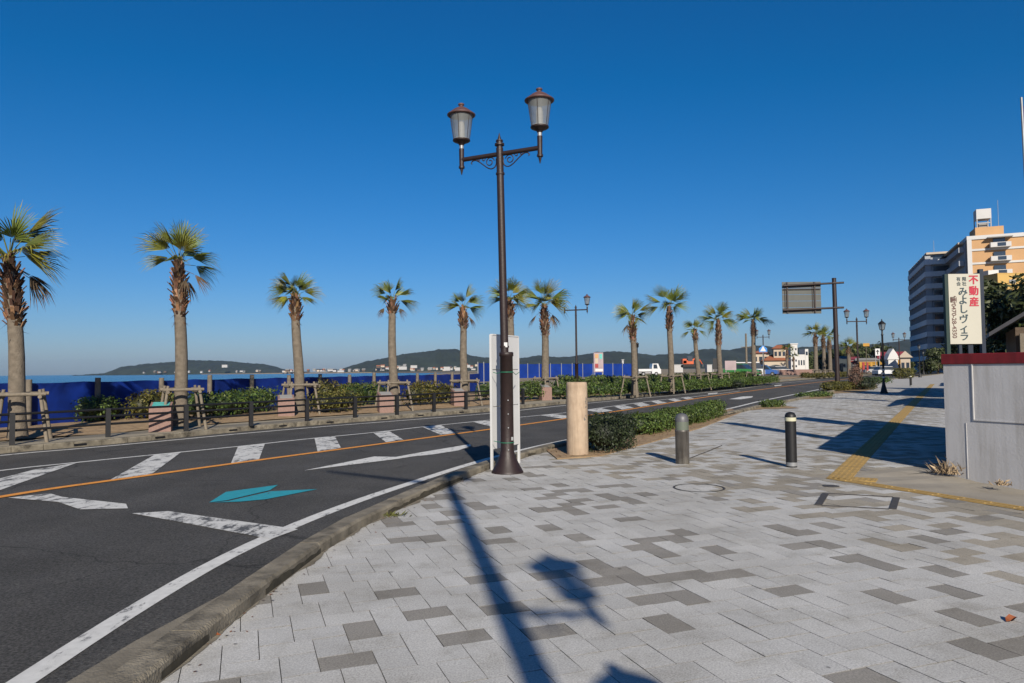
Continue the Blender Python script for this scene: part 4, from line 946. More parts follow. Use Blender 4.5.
palm_at(634.5, 39, 632, 318, 1.1, 'palm directly left of the white pickup with a ragged upper trunk', 18, dead=1, boot=1.4, nleaf=24, rad=.155)
palm_at(671, 44, 669, 309, 1.48, 'tallest crowned palm right of the white pickup', 19, dead=0, boot=1.5, nleaf=24, rad=.165)
palm_at(698.5, 50, 694.5, 331, .88, 'smallest palm of the row, leaning left before the orange excavator', 20, dead=2, boot=.7, nleaf=20, rad=.15, n=16)
palm_at(720, 55, 718, 321, 1.45, 'palm between the small leaning palm and the white and pink panel', 21, dead=1, boot=2.1, nleaf=26, rad=.18, n=16)
palm_at(754, 65, 753, 321, 1.5, 'palm beside the double street lamp near the blue crossing sign', 22, dead=0, boot=1.6, nleaf=26, rad=.19, n=16)
palm_at(816, 100, 815, 334, 1.5, 'far palm left of the road sign pole, leftmost of a close trio', 23, dead=1, boot=2, nleaf=22, rad=.26, n=12)
palm_at(824, 101, 823, 336, 1.4, 'middle palm of the close trio left of the road sign pole', 24, dead=2, boot=2, nleaf=20, rad=.24, n=12)
palm_at(830, 104, 829, 338, 1.5, 'palm nearest the road sign pole, rightmost of a close trio', 25, dead=0, boot=2, nleaf=20, rad=.26, n=12)
palm_at(849, 96, 848.5, 348, 1.45, 'bushy far palm between the road sign pole and the double lamp', 26, dead=1, boot=1, nleaf=26, rad=.25, n=12)
palm_at(787, 150, 787, 350, 1.5, 'far palm before the cream hotel with orange roofs', 27, dead=0, boot=2, nleaf=20, rad=.25, n=10)
palm_at(794, 165, 793.5, 357, 1.2, 'short far palm before the white hotel block', 28, dead=1, boot=1, nleaf=16, rad=.2, n=10)

def stakes(base, label, rz, h=1.02, w=.54, legs=4):
    e = empty('tree_stakes', tuple(base), label, 'tree support', 'timber stakes round the palms', rz)
    P = [Vector((sx * w, sy * w, 0)) for sx, sy in ((-1, -1), (1, -1), (1, 1), (-1, 1))]; Q = [Vector((p.x * .72, p.y * .72, h)) for p in P]
    for p, q in zip(P, Q):
        mb = MB(); mb.cyl(p - Vector((0, 0, .1)), q + (q - p) * .07, .042, .037, 8); mb.build('leg', M_log, e)
    for i in range(4):
        a, b = Q[i], Q[(i + 1) % 4]; d = (b - a) * .14; mb = MB(); mb.cyl(a - d + Vector((0, 0, -.03 - .06 * (i % 2))), b + d + Vector((0, 0, -.03 - .06 * (i % 2))), .042, .042, 8); mb.build('crossbar', M_log, e)
    return e
S0 = None
for k, (px, Y, rz, lb, wf) in enumerate(((22, 16.4, .5, 'timber stakes round the trunk of the leftmost palm', 1), (182, 19.5, .55, 'timber stakes round the second palm beside the teal topped plinth', 1), (299.5, 24.9, .6, 'timber stakes round the third palm from the left', 1),
      (393.5, 27.3, .6, 'timber stakes round the fourth palm from the left', 1), (464.5, 30.9, .6, 'timber stakes round the palm left of the white signboard', 1), (545.5, 36.7, .7, 'timber stakes round the palm left of the stone pillar', 1),
      (635, 38.9, .7, 'timber stakes round the palm left of the white pickup', 1.05), (671.5, 43.9, .7, 'timber stakes round the tall palm right of the white pickup', 1.05), (699, 49.9, .7, 'timber stakes round the small leaning palm', 1.05), (720, 54.9, .7, 'timber stakes round the palm left of the pink panel', 1.1), (754, 64.9, .7, 'timber stakes round the palm at the crossing sign', 1.1), (822, 99, .7, 'timber stakes under the far palm trio', 2))):
    b = at(px, 366, Y); b.z = .08
    if S0 is None: o = S0 = stakes(b, lb, rz)
    else: o = copy_tree(S0); o.location = b; o.rotation_euler = (0, 0, rz); o['label'] = lb
    o.scale = (wf, wf, 1)
# ------------------------------------------------------------------ pink plinths
def plinth(px, py, Y, label, teal=False):
    b = at(px, py, Y); e = empty('stone_plinth', (b.x, b.y, .05), label, 'plinth', 'pink stone plinths by the palms', .35)
    mb = MB(); w = .26; mb.add([(-w, -w, -.05), (w, -w, -.05), (w, w, -.05), (-w, w, -.05), (-w, -w, .58), (w, -w, .58), (w, w, .70), (-w, w, .70)], [(0, 3, 2, 1), (4, 5, 6, 7), (0, 1, 5, 4), (1, 2, 6, 5), (2, 3, 7, 6), (3, 0, 4, 7)]); mb.build('block', M_pink, e)
    mb = MB(); q = .2; mb.add([(-q, -q, .597), (q, -q, .597), (q, q, .69), (-q, q, .69), (-q, -q, .61), (q, -q, .61), (q, q, .703), (-q, q, .703)], [(4, 5, 6, 7), (0, 1, 5, 4), (1, 2, 6, 5), (2, 3, 7, 6), (3, 0, 4, 7)]); mb.build('plaque', M_teal if teal else M_beton, e); return e
plinth(161, 425, 18.9, 'pink stone plinth with a teal sloping plaque beside the second palm', True); plinth(286, 415, 24.0, 'pink stone plinth with a grey plaque beside the third palm'); plinth(385.5, 410, 26.4, 'pink stone plinth with a grey plaque beside the fourth palm')
plinth(458.5, 403, 30.0, 'pink stone plinth with a grey plaque left of the white signboard'); plinth(545, 398, 35.5, 'pink stone plinth among hedges left of the stone pillar')

# ------------------------------------------------------------------ hedges and shrubs
def row(pts): return [on_ray(px, Y) for px, Y in pts]
H1 = 'low shrubs between the palms'
hedge('shrub', row([(32, 20.5), (62, 21.5)]), .95, 1.3, M_hedge_d, 'dark rounded shrub beside the leftmost palm stakes', 'shrub', H1, .05, 520, 41, .1, .2)
hedge('shrub', row([(88, 20.8), (112, 21.8)]), .72, .75, M_hedge, 'small loose green shrub left of the teal topped plinth', 'shrub', H1, .05, 560, 42, .1, .3)
hedge('shrub', row([(141, 22), (172, 23.5)]), .86, .75, M_hedge_y, 'flat topped yellow green shrub behind the teal topped plinth', 'shrub', H1, .05, 620, 43, .12, .3)
hedge('shrub', row([(196, 22), (228, 24), (262, 26.5)]), .84, 1.35, M_hedge, 'wide shrub between the second and third palms', 'shrub', H1, .05, 480, 44, .1, .35)
hedge('shrub', row([(324, 25.3), (350, 26.4)]), .78, 1.1, M_hedge_y, 'bright green front shrub between the third and fourth palms', 'shrub', H1, .05, 560, 45, .08, .2)
hedge('shrub', row([(326, 29), (348, 30)]), 1.0, .9, M_hedge_y, 'yellow brown tipped shrub behind the bright green one', 'shrub', H1, .05, 480, 46, .1, .3)
hedge('shrub', row([(352, 29), (376, 30.5)]), .95, 1.0, M_hedge, 'tall green shrub left of the fourth palm', 'shrub', H1, .05, 480, 47, .1, .6)
hedge('hedge', row([(413, 29.5), (430, 30.3), (448, 31.2)]), .9, 1.0, M_hedge_y, 'squared yellow green hedge between the fourth palm and the signboard', 'hedge', None, .05, 520, 48, .08, .35)
hedge('shrub', row([(484, 34), (492, 34.5)]), .85, .8, M_hedge, 'small shrub half hidden at the left of the white signboard', 'shrub', H1, .05, 480, 49, .1, .2)
hedge('shrub', row([(523, 34.5), (539, 35.5)]), .85, 1.0, M_hedge, 'rounded green shrub between the signboard and the stone pillar', 'shrub', H1, .05, 500, 50, .1, .4)
hedge('hedge', [on_ray(557, 36.2), on_ray(600, 38.5), on_ray(650, 42.5), on_ray(705, 50), on_ray(742, 58.5), on_ray(774, 68)], .62, 1.1, M_hedge, 'long low front hedge along the far kerb under the palms', 'hedge', None, .055, 420, 51, .08, .25, wav=.06)
hedge('hedge', [on_ray(560, 40), on_ray(606, 43.5), on_ray(660, 49), on_ray(716, 59), on_ray(750, 70)], .95, 1.2, M_hedge, 'taller back hedge behind the palm stakes', 'hedge', None, .06, 330, 52, .1, .35, wav=.12)
hedge('shrub', [on_ray(737, 54)], .5, 1.0, M_hedge_d, 'dark clipped shrub at the road end of the front hedge', 'shrub', None, .05, 500, 53, .02, 0)
hedge('hedge', [on_ray(803, 97), on_ray(818, 97.5), on_ray(836, 99), on_ray(858, 108)], .7, 1.1, M_hedge_y, 'far low hedge in front of the palm trio', 'hedge', None, .07, 260, 54, .0, .3)
# near side
p1 = [gp(601, 452, .0), gp(617, 448, .0)]
hedge('hedge', [(p.x, p.y) for p in p1], .66, .78, M_hedge_d, 'dark green rounded end of the near hedge beside the stone pillar', 'hedge', None, .026, 3600, 61, .0, .08, (.4, 1.3), .05)
hedge('hedge', [(p.x, p.y) for p in (gp(638, 435.6), gp(664, 429.8), gp(694, 422.8), gp(716, 415.8))], .47, .62, M_hedge, 'near green hedge with reddish tips on the brown soil strip', 'hedge', None, .028, 2600, 62, .0, .3, (.45, 1.5), .1)
hedge('shrub', [(p.x, p.y) for p in (gp(765, 407.6), gp(778, 407))], .30, .5, M_hedge, 'small low shrub on the plaza edge right of the near hedge', 'shrub', None, .03, 2200, 63, .0, .3)
hedge('shrub', [(p.x, p.y) for p in (gp(804, 397.6), gp(814, 397), gp(825, 396.4))], .26, .75, M_hedge, 'flat low shrub left of the road sign pole foot', 'shrub', None, .04, 1400, 64, .0, .3)
hedge('hedge', [(p.x, p.y) for p in (gp(828, 391.5), gp(840, 390.5), gp(851, 389.5))], .55, 1.0, M_hedge_y, 'squat yellow green hedge at the foot of the road sign pole', 'hedge', None, .045, 900, 65, .0, .2)
hedge('dead_bush', [on_ray(854.5, 46), on_ray(856, 47)], 1.45, .7, M_bush_dead, 'brown withered bush between the road sign pole and double lamp', 'bush', None, .05, 520, 66, .0, .2, (.5, 1.3))
hedge('hedge', [on_ray(862, 46), on_ray(871, 47.5)], .75, 1.1, M_hedge_d, 'dark shaded hedge under the double lamp', 'hedge', None, .045, 700, 67, .0, .1)
hedge('hedge', [on_ray(874, 62), on_ray(884, 63)], .55, 1.1, M_hedge, 'small hedge behind the single lantern post', 'hedge', None, .05, 500, 68, .0, .1)
hedge('hedge', [on_ray(897, 84), on_ray(903, 84), on_ray(908, 86)], 1.25, 1.4, M_hedge_y, 'yellow green hedge below the far double lamp', 'hedge', None, .08, 200, 69, .0, .2)

# ================================================================== BLUE FENCES
FA, FB = Vector((-13.5, 19, .15)), Vector((-2.1, 46, .15)); fd = (FB - FA).normalized(); FA = FA - fd * 12
Lf = (FB - FA).length
e = empty('net_fence', tuple(FA), 'low blue net fence on log posts between the shrubs and the sea', 'fence')
mb = MB(); n = 150; vs = []
for k in range(n + 1):
    p = FA + fd * (Lf * k / n); w = .028 * noise.noise(Vector((k * .33, 0, 1))); sag = .03 * abs(math.sin(k / n * Lf / 2.05 * PI)) 
    for z, f in ((.0, 1), (.35, 1.6), (.78, 1.3), (1.20 - sag, .4)): vs.append((p.x + fd.y * w * f, p.y - fd.x * w * f, .1 + z))
mb.add(vs, [(k * 4 + q, k * 4 + 4 + q, k * 4 + 5 + q, k * 4 + 1 + q) for k in range(n) for q in range(3)], True); mb.build('net', M_net, e, world=True)
k = 0; s = .3
while s < Lf:
    p = FA + fd * s + Vector((fd.y, -fd.x, 0)) * .12; t = 1.37 + .08 * noise.noise(p)
    mb = MB(); mb.cyl(p - Vector((0, 0, .2)), p + Vector((.01, 0, t - .12)), .085, .08, 10); mb.build('post', M_post, e, world=True); s += 2.05 + .5 * noise.noise(Vector((s, 0, 4)))
def hoarding(name, x0, x1, Y0, Y1, ytop, ybot, lb, npan):
    A, B = at(x0, ybot, Y0), at(x1, ybot - 1.2, Y1); z0 = min(A.z, B.z) - .15; t0 = at(x0, ytop, Y0).z
    e = empty(name, (A.x, A.y, z0), lb, 'fence')
    for i in range(npan):
        p, q = A.lerp(B, i / npan), A.lerp(B, (i + 1) / npan); d = (q - p); L = math.hypot(d.x, d.y); m = (p + q) / 2; rz = math.atan2(d.y, d.x)
        mb = MB(); mb.box((m.x, m.y, (z0 + t0) / 2), (L * .96, .04, t0 - z0), rz); mb.build('panel', M_hoard, e, world=True)
        mb = MB(); mb.cyl((p.x, p.y - .06, z0 - .2), (p.x, p.y - .06, t0 + .12), .05, .05, 6); mb.build('post', M_steel, e, world=True)
    return e
hoarding('site_hoarding', 478, 489.5, 60, 62, 363.2, 380, 'tall dark blue hoarding panel left of the white signboard', 2)
hoarding('site_hoarding', 516, 632, 92, 104, 364.2, 378.5, 'long blue hoarding of upright panels behind the stone pillar', 11)

# posters and boards beyond
def board(px0, py0, px1, py1, Y, material, name, lb, cat, post=True, zground=.3, pm=None):
    a, b = at(px0, py0, Y), at(px1, py1, Y); e = empty(name, ((a.x + b.x) / 2, Y, zground), lb, cat); w = b.x - a.x; h = a.z - b.z; zc = (a.z + b.z) / 2 - zground
    mb = MB(); mb.box((0, 0, zc), (w, .08, h)); mb.build('panel', material, e)
    if post:
        for s in (-.4, .4): mb = MB(); mb.box((s * w, .08, (zc - h / 2 + .1) / 2), (.07, .07, zc - h / 2 + .1)); mb.build('post', pm or M_steel, e)
    return e, w, h, zc
e, w, h, zc = board(593.6, 352.6, 603.4, 372, 84, M_pinkpan, 'poster_board', 'colourful pink and pale notice board in front of the blue hoarding', 'notice board')
for (u, v, du, dv, m_) in ((.3, .18, .35, .2, M_orange_wall), (.75, .2, .3, .25, M_teal), (.3, .42, .3, .25, M_cream), (.3, .68, .35, .2, M_red), (.72, .62, .35, .25, M_pinkpan), (.55, .9, .8, .12, M_white)):
    mb = MB(); mb.box(((u - .5) * w, -.045 - .004 * v, zc + h / 2 - v * h), (du * w, .015, dv * h)); mb.build('notice', m_, e)
board(724.8, 360.8, 736.2, 370, 78, M_pinkpan, 'site_board', 'white and pink board right of the thick trunked palm', 'notice board'); board(712.6, 358.4, 717.8, 369, 80, M_black, 'site_board', 'black upright board left of the white and pink board', 'notice board')
# pedestrian crossing sign
p = at(763, 348.8, 74); e = empty('crossing_sign', (p.x, p.y, .1), 'blue and white pentagonal crossing sign hanging left of the far double lamp', 'road sign')
mb = MB(); s = .42; P5 = [(-s, -s * .8), (s, -s * .8), (s, s * .1), (0, s * .85), (-s, s * .1)]; zc = p.z - .1
mb.add([(x, y, zc + z) for y in (-.02, .02) for x, z in P5], [(0, 1, 2, 3, 4), (9, 8, 7, 6, 5)] + [(i, 5 + i, 5 + (i + 1) % 5, (i + 1) % 5) for i in range(5)]); mb.build('plate', M_signblue, e)
mb = MB(); mb.add([(x * .75, -.025, zc + z) for x, z in ((-s, -s * .62), (s, -s * .62), (0, s * .7))], [(0, 1, 2)]); mb.build('triangle', M_white, e)
mb = MB(); mb.cyl((.0, .05, 0), (.0, .05, zc - .1), .04, .04, 8); mb.build('post', M_steel, e)
mb = MB(); p = Vector(on_ray(746.6, 95, .3)); mb.cyl(p, p + Vector((0, 0, at(746.6, 333.5, 95).z - .3)), .16, .12, 8); mb.cyl(p + Vector((-.7, 0, 3.9)), p + Vector((.7, 0, 3.9)), .05, .05, 6)
tag(mb.build('crossarm_pole', M_post, None, tuple(p), True), 'dark utility pole left of the far double lamp', 'pole')

# overhead road sign seen from behind
SYd = 60.; pb = at(837.6, 386, SYd); ptop = at(836, 278, SYd); pz = ptop.z
e = empty('road_sign', (pb.x, SYd, -.05), 'back of a grey overhead road sign on a dark pole with two arms', 'road sign')
mb = MB(); mb.cyl((0, 0, 0), (-.05, 0, pz), .20, .17, 14); mb.cyl((-.05, 0, pz), (-.05, 0, pz + .05), .19, .16, 14); mb.build('pole', M_dark_iron, e)
l, r_ = at(782.2, 281, SYd).x - pb.x, at(821, 281, SYd).x - pb.x; zt_, zb_ = at(800, 281, SYd).z, at(800, 313.2, SYd).z
ang = .1
for k in range(5):
    z0 = zb_ + (zt_ - zb_) * k / 5; mb = MB(); mb.box(((l + r_) / 2, .1, z0 + (zt_ - zb_) / 10), (r_ - l, .03, (zt_ - zb_) / 5 - .025)); mb.build('panel', mat('sign_back', (.066, .07, .063), .55, .08, 1.5, metal=.1), e)
for x in (l + .4, r_ - .55):
    mb = MB(); mb.box((x, .02, (zt_ + zb_) / 2), (.12, .1, zt_ - zb_ - .08)); mb.build('stiffener', M_dark_iron, e)
    mb = MB(); mb.box((x - .18, .05, (zt_ + zb_) / 2), (.06, .05, zt_ - zb_ - .3)); mb.build('stiffener', M_dark_iron, e)
for px, py, px2, py2 in ((782.4, 285.4, 843, 282.2), (782.4, 309.8, 843, 307)):
    a, b = at(px, py, SYd), at(px2, py2, SYd); mb = MB(); mb.cyl((a.x - pb.x, -.12, a.z), (b.x - pb.x, -.12, b.z), .085, .085, 8)
    mb.box((0, 0, (a.z + b.z) / 2 + .1), (.5, .5, .12)); mb.build('arm', M_dark_iron, e)
mb = MB(); mb.box(((l + r_) / 2, -.05, zt_ - .62), (r_ - l - .1, .06, .05)); mb.build('stiffener', M_dark_iron, e)

# ================================================================== VEHICLES (small in the picture, still with body, windows, wheels)
def car(loc, rz, paint, label, L=4.0, W=1.65, H=1.5, kind='hatch', cat='car'):
    e = empty('parked_car' if kind != 'truck' else 'pickup_truck', loc, label, cat, None, rz); hw = W / 2
    def side(prof, w, name, m, par, y=0.):
        mb = MB(); n = len(prof); vs = [(x, y + s * w, z) for s in (-1, 1) for x, z in prof]
        tr = tessellate_polygon([[Vector((x, z, 0)) for x, z in prof]])
        fs = [(i, (i + 1) % n, n + (i + 1) % n, n + i) for i in range(n)] + [tuple(t) for t in tr] + [tuple(i + n for i in t)[::-1] for t in tr]
        mb.add(vs, fs); o = mb.build(name, m, par)
        bm2 = bmesh.new(); bm2.from_mesh(o.data); bmesh.ops.recalc_face_normals(bm2, faces=bm2.faces); bm2.to_mesh(o.data); bm2.free(); return o
    if kind == 'hatch':
        body = side([(-L / 2, .3), (L / 2 - .02, .3), (L / 2, .62), (L / 2 - .1, .78), (L / 2 - .95, .92), (-L / 2 + .1, .95), (-L / 2, .8)], hw, 'body', paint, e)
        side([(L / 2 - 1.0, .90), (L / 2 - 1.65, H - .04), (-L / 2 + .65, H - .04), (-L / 2 + .12, .93)], hw - .10, 'windows', M_glass, e)
        side([(L / 2 - 1.62, H - .06), (L / 2 - 1.7, H), (-L / 2 + .7, H), (-L / 2 + .6, H - .06)], hw - .08, 'roof', paint, e)
    elif kind == 'van':
        body = side([(-L / 2, .3), (L / 2, .3), (L / 2, .85), (L / 2 - .15, 1.05), (-L / 2, 1.05)], hw, 'body', paint, e)
        side([(L / 2 - .18, 1.04), (L / 2 - .75, H - .1), (-L / 2 + .1, H - .1), (-L / 2 + .02, 1.04)], hw - .06, 'windows', M_glass, e)
        side([(L / 2 - .7, H - .12), (L / 2 - .85, H), (-L / 2 + .12, H), (-L / 2 + .04, H - .12)], hw - .03, 'roof', paint, e)
    else:
        body = side([(L / 2 - 1.35, .32), (L / 2, .32), (L / 2, .95), (L / 2 - .12, 1.02), (L / 2 - .42, H), (L / 2 - 1.25, H), (L / 2 - 1.35, 1.2)], hw, 'cab', paint, e)
        side([(L / 2 - .5, 1.05), (L / 2 - .62, H - .12), (L / 2 - 1.12, H - .12), (L / 2 - 1.12, 1.05)], hw + .012, 'window', M_glass, e)
        mb = MB(); mb.add([(L / 2 - .16, -hw + .1, 1.06), (L / 2 - .16, hw - .1, 1.06), (L / 2 - .395, hw - .14, H - .1), (L / 2 - .395, -hw + .14, H - .1)], [(0, 1, 2, 3)]); mb.build('windscreen', M_glass, e)
        mb = MB(); mb.box((-.68, 0, .68), (L - 1.4, W - .02, .06)); mb.box((-.68, -hw + .03, .86), (L - 1.4, .04, .30)); mb.box((-.68, hw - .03, .86), (L - 1.4, .04, .30)); mb.box((-L / 2 + .03, 0, .86), (.04, W, .30)); mb.box((-.68, 0, .5), (L - 1.5, .8, .2)); mb.build('load_bed', paint, e)
    for x in (-L / 2 + .72, L / 2 - .72):
        for s in (-1, 1):
            mb = MB(); mb.cyl((x, s * (hw - .16), .29), (x, s * (hw + .01), .29), .29, .29, 14); wq = mb.build('wheel', M_tyre, e)
            mb = MB(); mb.cyl((x, s * (hw - .02), .29), (x, s * (hw + .018), .29), .16, .15, 10); mb.build('rim', M_steel, wq)
    for s in (-.6, .6):
        mb = MB(); mb.box((L / 2 - .02, s * hw, .68), (.06, .28, .14)); mb.build('headlight', M_lenslow, e)
    return e
pz_ = at(648.6, 375.8, 106)
car((pz_.x, 106, pz_.z), .08, M_whitecar, 'white small pickup truck with empty bed parked beyond the palms', 3.35, 1.45, 1.78, 'truck', 'pickup truck')
pg = at(742.5, 377, 82); car((pg.x, 82, max(pg.z, .2)), -.75, M_green, 'green hatchback parked behind the pink board', 3.9, 1.65, 1.5)
car(on_ray(747, 100, .25), .1, M_whitecar, 'white van parked behind the green hatchback', 4.4, 1.7, 2.0, 'van', 'van')
car(on_ray(764, 106, .25), -.5, M_bluecar, 'dark blue car parked behind the crossing sign post', 4.0, 1.7, 1.6); car(on_ray(771, 118, .25), -.2, M_greycar, 'silver car parked left of the pink stone wall', 4.2, 1.7, 1.5)
car(on_ray(781, 135, .2), 0.1, M_whitecar, 'white car parked before the hotel archway', 4.3, 1.7, 1.5)
car(on_ray(852, 160, -.05), -.85, M_whitecar, 'white van on the far road beside the road sign pole', 4.4, 1.7, 1.9, 'van', 'van'); car(on_ray(863.5, 150, -.05), -.8, M_whitecar, 'far white car on the road beside the double lamp', 4.2, 1.7, 1.45)
car(on_ray(887, 118, -.05), .1, M_whitecar, 'far white car parked below the maroon roofed shop', 4.2, 1.7, 1.5); car(on_ray(876, 150, -.05), .1, M_greycar, 'far silver car left of the maroon roofed shop', 4.2, 1.7, 1.5)
# box truck on the far road
b = on_ray(842.5, 150, -.05); e = empty('box_truck', b, 'dark box truck on the far road left of the road sign pole', 'truck', None, R(-90))
mb = MB(); mb.box((-.9, 0, 1.9), (3.6, 2.1, 2.4)); mb.build('cargo_box', M_bodydk, e); mb = MB(); mb.box((1.7, 0, 1.3), (1.4, 1.9, 1.9), bev=.1); mb.build('cab', M_bodydk, e); mb = MB(); mb.box((2.41, 0, 1.65), (.03, 1.6, .7)); mb.build('windscreen', M_glass, e)
for x in (-1.6, 1.6):
    for s in (-1, 1): mb = MB(); mb.cyl((x, s * .7, .42), (x, s * 1.0, .42), .42, .42, 12); mb.build('wheel', M_tyre, e)
# excavator
p = at(688, 367.6, 170); e = empty('excavator', (p.x, 170, p.z), 'orange excavator working on the sand beyond the small leaning palm', 'excavator', None, 0)
for s in (-.8, .8): mb = MB(); mb.box((0, s, .35), (2.9, .5, .7), bev=.2); mb.build('track', M_tyre, e)
mb = MB(); mb.box((-.1, 0, 1.25), (2.4, 2.1, .95), bev=.08); mb.box((-1.0, 0, 1.5), (.9, 2.1, 1.2), bev=.08); mb.build('body', M_exc, e)
mb = MB(); mb.box((.3, -.6, 2.1), (1.1, .95, 1.3), bev=.06); mb.build('cab', M_glass, e)
mb = MB(); mb.tube([(.6, .3, 1.4), (1.9, .3, 2.2), (2.9, .3, 1.7)], [.2, .22, .16], 6); mb.build('boom', M_exc, e)
mb = MB(); mb.tube([(2.85, .3, 1.8), (3.5, .3, .7)], [.15, .11], 6); mb.build('stick', M_exc, e)
mb = MB(); mb.add([(3.3, -.1, .8), (3.3, .7, .8), (3.8, .7, .8), (3.8, -.1, .8), (3.2, -.1, .2), (3.2, .7, .2), (3.7, .7, .1), (3.7, -.1, .1)], [(0, 1, 2, 3), (0, 4, 5, 1), (1, 5, 6, 2), (0, 3, 7, 4), (4, 7, 6, 5)]); mb.build('bucket', M_bodydk, e)
for (x0, x1, y0, y1, Y, lb) in ((672, 682, 364.8, 366.5, 190, 'low white site cabin left of the orange excavator'), (706, 711, 364.8, 366.5, 190, 'low white site cabin right of the orange excavator'), (626.5, 630.5, 364.4, 366.6, 120, 'white container top showing above the blue hoarding'), (621, 622.9, 360, 366.5, 120, 'thin white tank standing above the blue hoarding')):
    a, b = at(x0, y0, Y), at(x1, y1, Y); zz = .35; e = empty('site_cabin', ((a.x + b.x) / 2, Y, zz), lb, 'cabin')
    mb = MB(); mb.box((0, 0, (a.z - zz) / 2), (b.x - a.x, 2, a.z - zz)); mb.build('wall', M_white2, e); mb = MB(); mb.box((0, 0, a.z - zz + .04), (b.x - a.x + .15, 2.2, .1)); mb.build('roof', M_steel, e)

# ================================================================== PINK STONE WALL AND HOTEL
a, b = at(768, 370.5, 112), at(812, 369, 118)
mb = MB(); d = b - a; L = math.hypot(d.x, d.y); m = (a + b) / 2; mb.box((m.x, m.y, .45), (L, 1.0, 1.3), math.atan2(d.y, d.x), bev=.05); tag(mb.build('stone_wall', M_pink, None, (m.x, m.y, -.1), True), 'low pink stone wall in front of the hotel', 'wall')
def bld(px0, px1, ytop, Y, D, material, e, name='wall', zb=-.3, base=None):
    a, b = at(px0, ytop, Y), at(px1, ytop, Y); mb = MB(); z = (a.z + b.z) / 2; mb.box(((a.x + b.x) / 2, Y + D / 2, (z + zb) / 2), (b.x - a.x, D, z - zb)); return mb.build(name, material, e, world=True), a.x, b.x, z
def hip(x0, x1, Y, D, z, h, material, e, name='roof', ov=.5):
    mb = MB(); q = min(D, x1 - x0) / 2 * .95; x0 -= ov; x1 += ov; y0 = Y - ov; y1 = Y + D + ov; ym = (y0 + y1) / 2
    mb.add([(x0, y0, z), (x1, y0, z), (x1, y1, z), (x0, y1, z), (x0 + q, ym, z + h), (x1 - q, ym, z + h)], [(0, 1, 5, 4), (2, 3, 4, 5), (1, 2, 5), (3, 0, 4), (3, 2, 1, 0)]); return mb.build(name, material, e, world=True)
def gable(x0, x1, Y, D, z, h, material, e, name='roof', ov=.4, along='y'):
    mb = MB(); x0 -= ov; x1 += ov; y0 = Y - ov; y1 = Y + D + ov; xm = (x0 + x1) / 2; ym = (y0 + y1) / 2
    if along == 'y': v = [(x0, y0, z), (xm, y0, z + h), (x1, y0, z), (x0, y1, z), (xm, y1, z + h), (x1, y1, z)]; f = [(0, 3, 4, 1), (1, 4, 5, 2), (0, 1, 2), (3, 5, 4), (0, 2, 5, 3)]
    else: v = [(x0, y0, z), (x0, ym, z + h), (x0, y1, z), (x1, y0, z), (x1, ym, z + h), (x1, y1, z)]; f = [(0, 3, 4, 1), (1, 4, 5, 2), (0, 1, 2), (3, 5, 4), (0, 2, 5, 3)]
    mb.add(v, f); return mb.build(name, material, e, world=True)
def windows(e, x0, x1, z0, z1, Y, nx, nz, material=None, fw=.6, fh=.55, parent_name='window'):
    for i in range(nx):
        for k in range(nz):
            cx = x0 + (x1 - x0) * (i + .5) / nx; cz = z0 + (z1 - z0) * (k + .5) / nz
            mb = MB(); mb.box((cx, Y - .02, cz), ((x1 - x0) / nx * fw, .08, (z1 - z0) / nz * fh)); mb.build(parent_name, material or M_glass, e, world=True)
HY = 170
e = empty('hotel', on_ray(775, HY, -.3), 'cream hotel with orange tiled tower and roofs far along the road', 'building')
w_, x0, x1, z = bld(764, 787, 360.5, HY, 10, M_cream, e); hip(x0, x1, HY, 10, z, 1.5, M_rtile, e)
w_, x0, x1, z = bld(771, 782.5, 348.6, HY + 2, 5, M_cream, e, 'tower'); hip(x0, x1, HY + 2, 5, z, .9, M_rtile, e, 'tower_roof'); windows(e, x0, x1, z - 2.2, z - .3, HY + 2, 3, 1)
w_, x0, x1, z = bld(748.5, 764, 353.2, HY + 4, 8, M_cream, e); hip(x0, x1, HY + 4, 8, z, .7, M_rtile, e); windows(e, x0, x1, .5, z - .4, HY + 4, 3, 2)
mb = MB(); a, b = at(766, 361.5, HY), at(785, 361.5, HY); n = 10; xc = (a.x + b.x) / 2; rw = (b.x - a.x) / 2 * .85
pr = [(xc - rw, -.3)] + [(xc + rw * math.cos(PI - PI * i / n), .9 + 1.2 * math.sin(PI * i / n)) for i in range(n + 1)] + [(xc + rw, -.3)]
mb.add([(x, HY - .06, zz) for x, zz in pr], [tuple(range(len(pr)))]); mb.build('archway', M_bodydk, e, world=True); e.rotation_euler.z = -.3
e = empty('hotel_block', on_ray(794, 185, -.3), 'plain white slab block rising behind the orange roofed hotel', 'building')
w_, x0, x1, z = bld(790.6, 797.3, 344.4, 185, 9, M_bwhite, e); windows(e, x0, x1, 1, z - .5, 185, 2, 4, fw=.45, fh=.35); mb = MB(); mb.box(((x0 + x1) / 2, 189.5, z + .12), (x1 - x0 + .3, 9.3, .25)); mb.build('parapet', M_bwhite, e, world=True)
e = empty('white_building', on_ray(803, 190, -.3), 'low white building with a slim tower right of the hotel block', 'building')
w_, x0, x1, z = bld(797.5, 805, 354.5, 190, 9, M_bwhite, e); windows(e, x0, x1, 1, z - .5, 190, 3, 1, fw=.5, fh=.4); w_, x0, x1, z = bld(805, 808.2, 349, 191, 4, M_bwhite, e, 'tower'); windows(e, x0, x1, z - 2, z - .3, 191, 1, 1)

